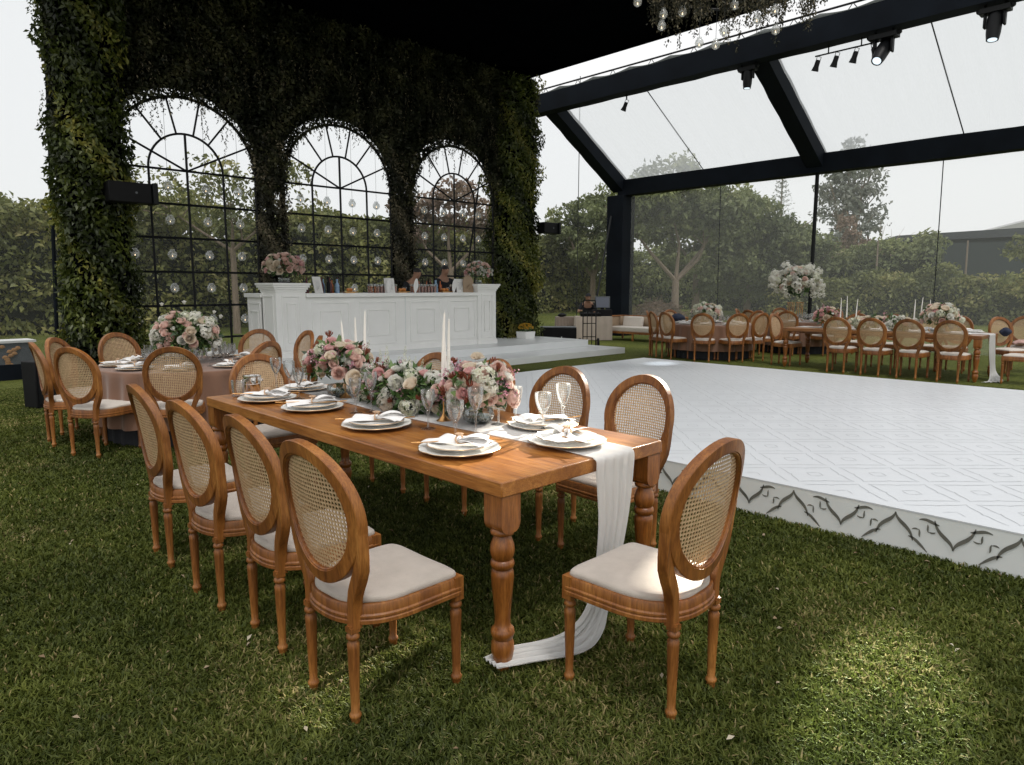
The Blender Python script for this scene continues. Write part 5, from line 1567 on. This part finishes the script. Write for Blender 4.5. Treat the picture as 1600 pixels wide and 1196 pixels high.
# ================================================================== stage lights on the ridge beam
def moving_head(y, tilt, yaw, label, s=1.0):
    t = thing('moving_head_light', label, 'stage light', (15.3, y, 6.56), 0, 'stage lights on the truss beam')
    m = MB()
    for k in (-1, 1): m.tube([(0, k * .16, .02), (0, k * .16, -.06)], .025, 8); m.tube([(-.03, k * .30 * s, -.06), (.03, k * .30 * s, -.06)], .045, 8)
    m.box((0, 0, -.09), (.26 * s, .56 * s, .10)); m.build('base', M['blackmetal'], t, bevel=.015)
    for k in (-1, 1):
        m = MB(); m.box((0, k * .175 * s, .05 - .33 * s), (.15 * s, .05 * s, .34 * s)); m.build('yoke', M['blackmetal'], t, bevel=.02)
    m = MB(); m.lathe([(.08 * s, .26 * s), (.13 * s, .22 * s), (.145 * s, .02), (.135 * s, -.22 * s), (.115 * s, -.36 * s), (.105 * s, -.36 * s), (.095 * s, -.345 * s), (.001, -.345 * s)], 20)
    h = m.build('head', M['blackmetal'], t); h.location = (0, 0, .05 - .42 * s); h.rotation_euler = (0, tilt, yaw)
    m = MB(); m.lathe([(.001, .012), (.06 * s, .008), (.088 * s, 0), (.088 * s, -.004)], 18, (0, 0, -.352 * s)); m.build('lens', M['lamp'], h, angle=70)
    return t
moving_head(8.13, .06, 0, 'narrow black moving-head light nearest the leafy pillar, pointing straight down', .72)
moving_head(5.28, .72, -.15, 'big black moving-head light with glowing lens beside the row of small spots', .92)
moving_head(3.44, .18, 0, 'black moving-head light at the top corner nearest the picture edge, pointing down', .85)
def par(t, x, y, z, tilt, yaw, nm='spot'):
    m = MB(); m.lathe([(.035, .10), (.05, .08), (.052, -.02), (.075, -.12), (.066, -.12), (.04, -.02), (.001, -.01)], 12)
    o = m.build(nm, M['blackmetal'], t); o.location = (x, y, z); o.rotation_euler = (0, tilt, yaw)
    m = MB(); m.tube([(0, -.06, .03), (0, -.06, .16), (0, .06, .16), (0, .06, .03)], .008, 4); m.build('bracket', M['blackmetal'], o)
def spotbar():
    t = thing('spot_rail', 'thin rail carrying four small black spotlights under the truss beam', 'light rail', (15.3, 6.0, 6.56))
    m = MB(); m.tube([(0, -.62, -.16), (0, .62, -.16)], .016, 6)
    for y in (-.3, .35): m.tube([(0, y, 0), (0, y, -.16)], .014, 6)
    m.build('rail', M['blackmetal'], t)
    for i, y in enumerate((.58, .2, -.18, -.56)): par(t, 0, y, -.34, -.35 if i < 3 else .3, 1.3)
spotbar()
tt = thing('small_spotlight', 'single small black and white spotlight hanging from the truss beam by a seam', 'spotlight', (15.3, 11.5, 6.56))
m = MB(); m.tube([(0, 0, 0), (0, 0, -.12)], .02, 6); m.build('clamp', M['blackmetal'], tt)
par(tt, 0, .05, -.28, -.5, 1.5)

def spot(name, loc, target, power, deg, blend, col=(1, .93, .80)):
    l = bpy.data.lights.new(name, 'SPOT'); l.energy = power; l.spot_size = R(deg); l.spot_blend = blend; l.color = col; l.shadow_soft_size = .10
    o = bpy.data.objects.new(name, l); COL.objects.link(o); o.location = loc
    o.rotation_euler = (Vector(target) - Vector(loc)).to_track_quat('-Z', 'Y').to_euler()
spot('beam', (14.55, 5.16, 5.50), (2.85, 2.42, .83), 36000, 4.0, .35)
spot('beam', (14.56, 5.10, 5.48), (2.33, 1.34, .50), 110000, 1.2, .06)
spot('beam', (15.2, 3.42, 5.5), (2.66, .76, 0), 62000, 2.5, .25, (.95, 1, .88))
spot('beam', (15.28, 8.1, 5.7), (10.3, 6.9, .2), 2600, 5, .8, (.85, .93, 1))

# ================================================================== objects by the side wall
def drape_table(u0, u1, D, h, label, name, mat, depth=.6, folds=22):
    a, b = Vector((*ground_at(u0, D), 0)), Vector((*ground_at(u1, D), 0)); L = (b - a).length; c = (a + b) / 2; ang = math.atan2(b.y - a.y, b.x - a.x)
    t = thing(name, label, 'table', c, ang)
    m = MB(); rings = []
    n = 160
    for z, fl in ((h, 0), (h - .01, .2), (h * .6, .8), (0.01, 1.1)):
        row = []
        for k in range(n):
            s_ = 4 * k / n; q = int(s_); f = s_ - q
            x, y = [(-.5 + f, -.5), (.5, -.5 + f), (.5 - f, .5), (-.5, .5 - f)][q]
            g = 1 + .015 * fl; off = .012 * fl * math.sin(k * folds * 2 * PI / n)
            x = x * L * g; y = y * depth * g
            if q in (0, 2): y += off
            else: x += off
            row.append((x, y, z))
        rings.append(row)
    m.loops(rings, True, cap0=True); m.build('tablecloth', M[mat], t, angle=70)
    return t
dt = drape_table(898, 954, 21.3, .72, 'pale pleated cloth table piled with sound equipment, below the bending person', 'equipment_table', 'palecloth')
drape_table(868, 897, 21.9, .68, 'lower brownish cloth table beside the equipment table', 'side_table', 'taupe')
def equip():
    x, y = ground_at(940, 21.3)
    t = thing('monitor', 'grey screen standing on a black case at the equipment table', 'monitor', (x, y, .72), R(-44))
    m = MB(); m.box((0, .1, .10), (.60, .36, .20)); m.build('base_case', M['blackbox'], t, bevel=.015)
    m = MB(); m.box((.02, .1, .42), (.46, .05, .36)); b = m.build('screen_case', M['casegrey'], t, bevel=.01)
    m = MB(); m.box((.02, .072, .42), (.40, .004, .30)); m.build('screen', M['screen'], b)
    m = MB(); m.box((.02, .1, .23), (.10, .08, .05)); m.build('neck', M['blackbox'], t)
    x, y = ground_at(922, 21.2)
    t = thing('mixing_desk', 'flat black mixing desk on the equipment table under the person hands', 'mixer', (x, y, .72), R(-44))
    m = MB(); m.box((0, 0, .06), (.62, .36, .10), rot=(.12, 0, 0)); m.build('case', M['blackbox'], t, bevel=.01)
    for k in range(6):
        m = MB(); m.lathe([(.012, 0), (.010, .02)], 8, (-.22 + .09 * k, -.05, .115)); m.build('knob', M['casegrey'], t)
    x, y = ground_at(878, 21.8)
    jacket('cap', 'small dark cap lying on the brownish side table', (x, y, .68), .11, M['darkcloth'], 'cap', 9, (1.5, 1, .8))
    # black case behind the platform corner
    x, y = ground_at(872, 19.6)
    t = thing('flight_case', 'long low black case on the grass behind the platform corner', 'case', (x, y, 0), R(-44))
    m = MB(); m.box((0, 0, .24), (1.0, .5, .46)); m.build('body', M['blackbox'], t, bevel=.02)
    m = MB(); m.box((.08, -.256, .20), (.03, .01, .07)); m.build('latch', M['chrome'], t)
    m = MB(); m.box((0, 0, .485), (1.0, .5, .025)); m.build('lid', M['casegrey'], t, bevel=.005)
    # planter
    t = thing('planter', 'square white pot of small yellow flowers at the foot of the outer leafy pillar', 'planter', (12.55, 12.45, .30))
    m = MB(); m.box((0, 0, .09), (.32, .32, .18), taper=1.1); m.build('pot', M['white'], t, bevel=.01)
    n = 500; P = sph(n) * rng.uniform(.3, 1, n)[:, None] ** .5 * [.17, .17, .09] + [0, 0, .27]
    leafobj('leaves', leaves(P, .05, .5), M['arrleaf'], t)
    n = 260; D = sph(n); P = D * [.18, .18, .11] + [0, 0, .27]; P = P[P[:, 2] > .24]
    m = MB()
    for p in P: m.lathe([(.001, 0), (.022, .006), (.028, .014), (.001, .012)], 6, tuple(p))
    m.build('petals', M['yellowflower'], t)
    # hand truck
    x, y = ground_at(921, 18.3)
    t = thing('hand_truck', 'black upright hand truck with two wheels parked at the platform corner', 'hand truck', (x, y, 0), R(-44))
    m = MB()
    for sx in (-.17, .17): m.tube([(sx, .0, .05), (sx * 1.0, .06, 1.0), (sx * .9, .12, 1.25)], .016, 6)
    for sx in (-.06, .06): m.tube([(sx, .0, .05), (sx, .05, 1.0)], .012, 6)
    for z in (.3, .65, .98): m.tube([(-.17, .02 + z * .05, z), (.17, .02 + z * .05, z)], .012, 6)
    m.tube([(-.153, .12, 1.25), (.153, .12, 1.25)], .016, 6); m.build('frame', M['blackmetal'], t)
    m = MB(); m.box((0, -.12, .03), (.40, .24, .015)); m.build('toe_plate', M['blackmetal'], t)
    for sx in (-.24, .24):
        m = MB(); m.tube([(sx - .025, .08, .13), (sx + .025, .08, .13)], .13, 18); w = m.build('wheel', M['blackbox'], t)
        m = MB(); m.tube([(sx - .03, .08, .13), (sx + .03, .08, .13)], .055, 14); m.build('hub', M['taupe'], w)
equip()

def sofa():
    t = thing('cane_sofa', 'wooden-framed sofa with curved cane sides and pale cushions by the black column', 'sofa', (17.35, 12.15, 0), R(180))
    # local: back towards +X... sitter faces world -X
    W, D, Hh = 2.3, .80, .74
    m = MB()
    for sx in (-1, 1):
        for sy in (-1, 1): m.box((sx * D / 2, sy * W / 2, Hh / 2), (.05, .05, Hh))
    for sy in (-1, 1):
        m.box((0, sy * W / 2, Hh - .02), (D, .055, .04)); m.box((0, sy * W / 2, .24), (D, .04, .06))
    m.box((-D / 2, 0, Hh - .02), (.05, W, .04)); m.box((-D / 2, 0, .24), (.04, W, .06)); m.box((D / 2, 0, .24), (.04, W, .06))
    m.box((D / 2, -W * .08, .12), (.05, .05, .24)); m.box((-D / 2, 0, .12), (.05, .05, .24))
    m.build('frame', M['chairwood'], t, bevel=.006)
    for sy in (-1, 1):
        m = MB(); m.box((0, sy * W / 2, .48), (D - .06, .02, .42)); m.build('side_panel', M['caneboard'], t)
    m = MB(); m.loops([[(-D / 2 + .02 + .18 * (abs(u) ** 6), u * (W / 2 - .03), z) for u in [i / 20 - 1 for i in range(41)]] for z in (.27, .71)], False); o = m.build('back_panel', M['caneboard'], t); sl = o.modifiers.new('s', 'SOLIDIFY'); sl.thickness = .02
    m = MB(); m.box((.04, 0, .34), (D - .12, W - .12, .15)); m.build('seat_cushion', M['creamcush'], t, bevel=.03)
    for y in (-.62, .62):
        m = MB(); m.box((-.22, y, .54), (.14, .7, .34), rot=(0, -.2, 0)); m.build('back_cushion', M['creamcush'], t, bevel=.04)
sofa()

def left_cases():
    t = thing('display_case', 'grey panel case with worn orange edges and pale top beyond the clear wall', 'case', (2.05, 15.4, 0), R(4))
    m = MB(); m.box((0, 0, .30), (.95, .5, .60)); m.build('body', M['casegrey'], t, bevel=.01)
    m = MB(); m.box((0, 0, .62), (1.02, .56, .04)); m.build('top', M['paper'], t)
    m = MB(); m.box((-.465, -.255, .30), (.05, .03, .60)); m.build('edge_strip', M['orange'], t)
    m = MB()
    for k in range(14): m.lathe([(.001, 0), (.05, .02), (.03, .06), (.001, .07)], 8, (random.uniform(-.05, .30), -.27,   .06 + .034 * k + random.uniform(0, .02)), sy=.2)
    m.build('painted_spray', M['orange'], t)
    t = thing('floor_speaker', 'tall black speaker box on the grass behind the edge-on chair', 'speaker', (1.88, 11.0, 0), R(20))
    m = MB(); m.box((0, 0, .31), (.30, .30, .62)); m.build('cabinet', M['blackbox'], t, bevel=.015)
    m = MB(); m.box((0, -.155, .33), (.25, .012, .54)); m.build('grille', M['blackmetal'], t)
left_cases()

# ================================================================== planting outside the tent
def clumps(cs, per, rad, size, squash=.75, down=.1, aspect=.55, inner=.55):
    parts = []
    for c in cs:
        n = per; r = rad * random.uniform(.7, 1.25); D = sph(n)
        D[:, 2] = np.where(D[:, 2] < -.3, -D[:, 2], D[:, 2])
        P = D * r * rng.uniform(inner, 1.05, n)[:, None] * [1, 1, squash] + np.array(c)
        parts.append(leaves(P, size, aspect, down, D, .4, var=np.full(n, random.uniform(.35, .88)), face=1.9))
    return parts

def hedge(label, p0, p1, h, thick, mat='hedge', per=150, size=.15, seed=0, rad=.55, hv=.5):
    random.seed(seed)
    t = thing('hedge', label, 'hedge', ((p0[0] + p1[0]) / 2, (p0[1] + p1[1]) / 2, 0))
    dx_, dy_ = p1[0] - p0[0], p1[1] - p0[1]; L = math.hypot(dx_, dy_); ux, uy = dx_ / L, dy_ / L
    nx, ny = -uy, ux
    if nx * (-p0[0]) + ny * (-p0[1]) < 0: nx, ny = -nx, -ny          # n points to the tent
    cx, cy = (p0[0] + p1[0]) / 2, (p0[1] + p1[1]) / 2
    hh = lambda s_: h + hv * math.sin(s_ * .9 + seed) * .5 + hv * math.sin(s_ * 2.3 + seed * 2) * .35
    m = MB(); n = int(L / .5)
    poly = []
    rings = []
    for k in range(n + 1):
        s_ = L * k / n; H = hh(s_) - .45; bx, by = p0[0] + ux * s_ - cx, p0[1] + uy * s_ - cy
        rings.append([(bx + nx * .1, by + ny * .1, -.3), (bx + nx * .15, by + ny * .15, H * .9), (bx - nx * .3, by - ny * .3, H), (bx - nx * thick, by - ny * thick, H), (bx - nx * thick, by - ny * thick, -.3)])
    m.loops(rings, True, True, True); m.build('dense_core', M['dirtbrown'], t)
    cs = []
    s_ = 0
    while s_ < L:
        H = hh(s_); z = .25
        while z < H:
            cs.append((p0[0] + ux * s_ - cx + nx * random.uniform(-.05, .3), p0[1] + uy * s_ - cy + ny * random.uniform(-.05, .3), z + random.uniform(-.2, .2))); z += rad * .85
        for q in (.3, .9): cs.append((p0[0] + ux * s_ - cx - nx * q, p0[1] + uy * s_ - cy - ny * q, H - rad * .4 + random.uniform(-.2, .25)))
        s_ += rad * 1.05
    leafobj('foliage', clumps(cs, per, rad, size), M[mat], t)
hedge('tall mixed hedge across the lawn, seen through the arches and clear wall', (-8, 25.0), (15, 25.0), 3.9, 1.6, seed=1, size=.19, per=130, rad=.62)
hedge('tall yellow-green hedge between the leafy pillar and the black column', (15.2, 25.2), (31, 25.2), 4.1, 1.6, seed=2, size=.20, per=120, rad=.65)
hedge('long rust-tinted hedge behind the far tables, below the dark roofs', (29.8, 14), (29.8, -14), 1.85, 1.6, seed=3, size=.17, per=150, rad=.55, hv=.4)

hedge('dark green hedge behind the round trees beyond the sofa', (33.5, 27), (33.5, 9), 3.3, 1.6, mat='tree', seed=5, size=.2, per=110, rad=.65)

def tree(label, base, H, trunk_r, crown, per, size, rad, mat, seed, limbs=5, lean=(0, 0), group='trees beyond the lawn', name='tree', fork=.35, squash=.8, inner=.5):
    """crown: list of (dx,dy,z,r) blobs filled with clumps"""
    random.seed(seed); rs = np.random.default_rng(seed)
    t = thing(name, label, 'tree', (base[0], base[1], 0), 0, group)
    m = MB(); f0 = Vector((lean[0] * fork, lean[1] * fork, H * fork))
    m.tube([(0, 0, -.2), (lean[0] * .1, lean[1] * .1, H * fork * .5), f0], [trunk_r * 1.25, trunk_r, trunk_r * .85], 9)
    m.build('trunk', M['bark'], t)
    m = MB(); cs = []
    for dx_, dy_, z, r in crown:
        k = max(4, int(7 * r * r / (rad * rad) * .55))
        for _ in range(k):
            d = sph(1)[0]; q = random.uniform(.45, 1.0)
            cs.append((dx_ + d[0] * r * q, dy_ + d[1] * r * q, z + d[2] * r * q * squash))
        e = Vector((dx_, dy_, z)); mid = f0.lerp(e, .5) + Vector((random.uniform(-.3, .3), random.uniform(-.3, .3), -.15))
        m.tube([f0 * .97, mid, e], [trunk_r * .6, trunk_r * .38, trunk_r * .16], 6)
        for _ in range(3):
            g = e + Vector((random.uniform(-r, r), random.uniform(-r, r), random.uniform(-.2, r * .7))); m.tube([mid.lerp(e, .5), g], [trunk_r * .22, trunk_r * .07], 5)
    m.build('limbs', M['bark'], t)
    if per: leafobj('crown', clumps(cs, per, rad, size, squash, inner=inner), M[mat], t)
TG = 'trees beyond the lawn'
def T(label, u, D, H, crown, **k):
    b = ground_at(u, D); tree(label, b, H, k.pop('tr', .16), crown, k.pop('per', 90), k.pop('size', .22), k.pop('rad', .55), k.pop('mat', 'tree'), k.pop('seed', 0), **k)
T('broad tree with pale forked trunk just beyond the black column', 1053, 27, 6.3, [(-1.6, 1.3, 4.2, 1.4), (-.2, .3, 4.9, 1.5), (1.2, -1.1, 4.5, 1.5), (.9, -.9, 3.7, .9)], seed=11, fork=.30, tr=.15)
T('rounded tree rising highest against the sky beyond the sofa table', 1085, 31, 6.6, [(0, 0, 4.9, 1.7), (-1.3, 1.2, 4.3, 1.5), (1.2, -1.2, 4.4, 1.5), (0, 0, 2.6, 1.8)], seed=12)
T('dense tree next to the highest one, beyond the grass gap', 1165, 32, 5.8, [(0, 0, 4.1, 1.6), (1.1, -1.1, 3.8, 1.5), (-1, 1, 3.7, 1.4), (0, 0, 2.2, 1.7)], seed=13)
T('lower sloping tree beside the thick side pole', 1225, 33, 5.0, [(0, 0, 3.4, 1.5), (1.2, -1.2, 2.9, 1.4), (-1, 1, 3.2, 1.3), (.6, -.6, 1.9, 1.5)], seed=14)
T('leafy tree leaning in beside the black column on the bar side', 925, 36, 6.2, [(0, 0, 5.2, 1.2), (.8, -.8, 5.7, 1.0), (-1.0, 1, 4.6, 1.1), (0, 0, 3.4, 1.4)], seed=15, mat='tree')
T('tree with low dusty crown seen through the arch behind the barmen', 705, 30, 6.6, [(0, 0, 4.9, 1.3), (1.1, -1.1, 4.4, 1.2), (-1.1, 1.1, 4.3, 1.2)], seed=16, mat='redleaf', per=60)
T('leafy tree above the hedge in the middle arch', 535, 32, 5.0, [(0, 0, 3.9, 1.2), (1.6, -1.5, 4.0, 1.1), (-1.6, 1.5, 4.1, 1.2)], seed=17, mat='hedge', per=70)
T('pale-trunked spreading tree behind the arch nearest the leafy corner pillar', 371, 22.5, 6.0, [(-1.6, 1.5, 4.2, 1.2), (0, .3, 4.6, 1.2), (1.3, -1.2, 4.4, 1.2), (.2, -.2, 3.6, 1.0)], seed=18, mat='hedge', per=34, size=.17, tr=.10, fork=.47, group=None)
T('thin-crowned tree over the hedge beside the leafy corner pillar', 265, 29, 6.2, [(0, 0, 4.6, 1.3), (-1.3, 1.2, 4.2, 1.1), (1.2, -1.1, 4.4, 1.1)], seed=19, mat='hedge', per=50)
T('yellow-green tree at the picture edge beyond the clear wall', 5, 25, 4.9, [(0, 0, 3.7, 1.2), (-1.2, 1.2, 3.5, 1.1), (1.2, -1, 3.4, 1.0), (0, 0, 2.3, 1.2)], seed=20, mat='hedge', per=110)
T('bushy tree beside the thin black pole at the clear wall', 120, 26, 4.9, [(0, 0, 3.6, 1.1), (-1.0, 1.0, 3.3, 1.0), (0, 0, 2.2, 1.2)], seed=21, mat='hedge', per=110)
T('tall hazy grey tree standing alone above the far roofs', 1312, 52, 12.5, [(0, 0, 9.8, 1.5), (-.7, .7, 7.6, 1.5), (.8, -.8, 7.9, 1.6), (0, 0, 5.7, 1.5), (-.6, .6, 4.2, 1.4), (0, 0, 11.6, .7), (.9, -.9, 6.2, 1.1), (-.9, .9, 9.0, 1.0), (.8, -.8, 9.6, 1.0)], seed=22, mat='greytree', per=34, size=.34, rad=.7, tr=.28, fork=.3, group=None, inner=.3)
T('small reddish half-bare tree in front of the tall hazy one', 1328, 36, 5.2, [(0, 0, 3.9, .8), (-.7, .6, 3.2, .7), (.8, -.7, 3.4, .7), (-.3, .3, 4.7, .5)], seed=23, mat='redleaf', per=26, size=.22, rad=.4, tr=.10, fork=.5, group=None, inner=.3)
T('bare forked sapling between the reddish tree and the dark roofs', 1362, 38, 5.0, [(.8, -.8, 4.4, .7), (1.4, -1.3, 3.8, .5), (.3, -.2, 4.9, .4)], seed=24, per=0, tr=.05, fork=.45, group=None)
T('small tree at the picture edge above the rust-tinted hedge', 1597, 34, 4.6, [(0, 0, 3.3, .9), (.3, -.6, 2.8, .9)], seed=25, mat='hedge', per=70, group=None)
def conifer(u, D):
    x, y = ground_at(u, D); t = thing('conifer', 'thin pointed conifer tip rising faintly above the round trees', 'tree', (x, y, 0))
    m = MB(); m.tube([(0, 0, 0), (0, 0, 8.9)], [.14, .02], 6); m.build('trunk', M['bark'], t)
    parts = []
    for k in range(16):
        z = 4.2 + k * .29; L = 1.3 * (1 - k / 17)
        for j in range(6):
            a = j * 1.05 + k; f = np.linspace(.1, 1, 16)
            parts.append(leaves(np.stack([L * f * math.cos(a), L * f * math.sin(a), z + .25 * f * L], 1), .14, .3))
    leafobj('crown', parts, M['greytree'], t)
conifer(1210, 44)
def brush(u, D):
    x, y = ground_at(u, D); t = thing('brush_pile', 'rounded heap of dry brown twigs on the lawn beside the black column', 'brush pile', (x, y, 0))
    m = MB()
    for k in range(420):
        a = random.uniform(0, 2 * PI); e = random.uniform(0, 1.4); c = Vector((1.05 * math.cos(a) * math.cos(e), 1.05 * math.sin(a) * math.cos(e), .10 + .85 * math.sin(e)))
        d = Vector((random.gauss(0, 1), random.gauss(0, 1), random.gauss(0, .6))).normalized() * random.uniform(.2, .45)
        m.tube([c - d, c + d * .3 + Vector((0, 0, .05)), c + d], .012, 3, False)
    m.build('branches', M['twig'], t)
    m = MB(); m.lathe([(.98, -.1), (.95, .3), (.7, .65), (.3, .83), (.001, .86)], 16); m.build('heap', M['twig'], t)
brush(1026, 27)
def posts():
    for u, lab in ((1362, 'thin pale stake rising from the hedge beside the bare sapling'), (1500, 'thin pale stake rising from the hedge under the dark roofs')):
        x, y = ground_at(u, 30.5); m = MB(); m.tube([(0, 0, 0), (.02, 0, 1.9), (.05, .02, 3.6)], [.05, .045, .03], 7); o = m.build('wooden_stake', M['bark'], None); o.location = (x, y, 0); tag(o, lab, 'stake', 'stakes in the far hedge')
posts()

def buildings():
    def slab(t, nm, u0, u1, D0, D1, z00, z01, z10, z11, dep_, mat):
        a, b = Vector((*ground_at(u0, D0), 0)), Vector((*ground_at(u1, D1), 0)); d = (b - a).normalized(); n = Vector((-d.y, d.x, 0))
        if n.dot(Vector((.7, .7, 0))) < 0: n = -n
        m = MB(); m.add([a + Vector((0, 0, z00)), b + Vector((0, 0, z10)), b + Vector((0, 0, z11)), a + Vector((0, 0, z01))] + [p + n * dep_ for p in (a + Vector((0, 0, z00)), b + Vector((0, 0, z10)), b + Vector((0, 0, z11)), a + Vector((0, 0, z01)))],
                        [(0, 1, 2, 3), (7, 6, 5, 4), (0, 4, 5, 1), (1, 5, 6, 2), (2, 6, 7, 3), (3, 7, 4, 0)])
        m.build(nm, M[mat], t, smooth=False)
    t = thing('low_building', 'long low dark-walled building with stepped flat roofs above the far hedge', 'building', (0, 0, 0))
    slab(t, 'wall', 1372, 1640, 50, 47, 0, 4.55, 0, 4.75, 8, 'roofdark')
    slab(t, 'wall', 1293, 1372, 52, 50, 0, 3.85, 0, 3.95, 6, 'roofdark')
    slab(t, 'roof', 1390, 1640, 53, 50, 5.0, 5.45, 5.3, 5.95, 8, 'roofgrey')
    slab(t, 'upper_wall', 1394, 1640, 53.6, 50.6, 4.0, 5.0, 4.0, 5.3, 6, 'roofdark')
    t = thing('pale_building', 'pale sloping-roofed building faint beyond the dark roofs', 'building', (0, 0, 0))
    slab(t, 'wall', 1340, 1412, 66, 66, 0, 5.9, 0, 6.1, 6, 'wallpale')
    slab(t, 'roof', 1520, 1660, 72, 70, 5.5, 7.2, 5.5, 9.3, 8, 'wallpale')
buildings()
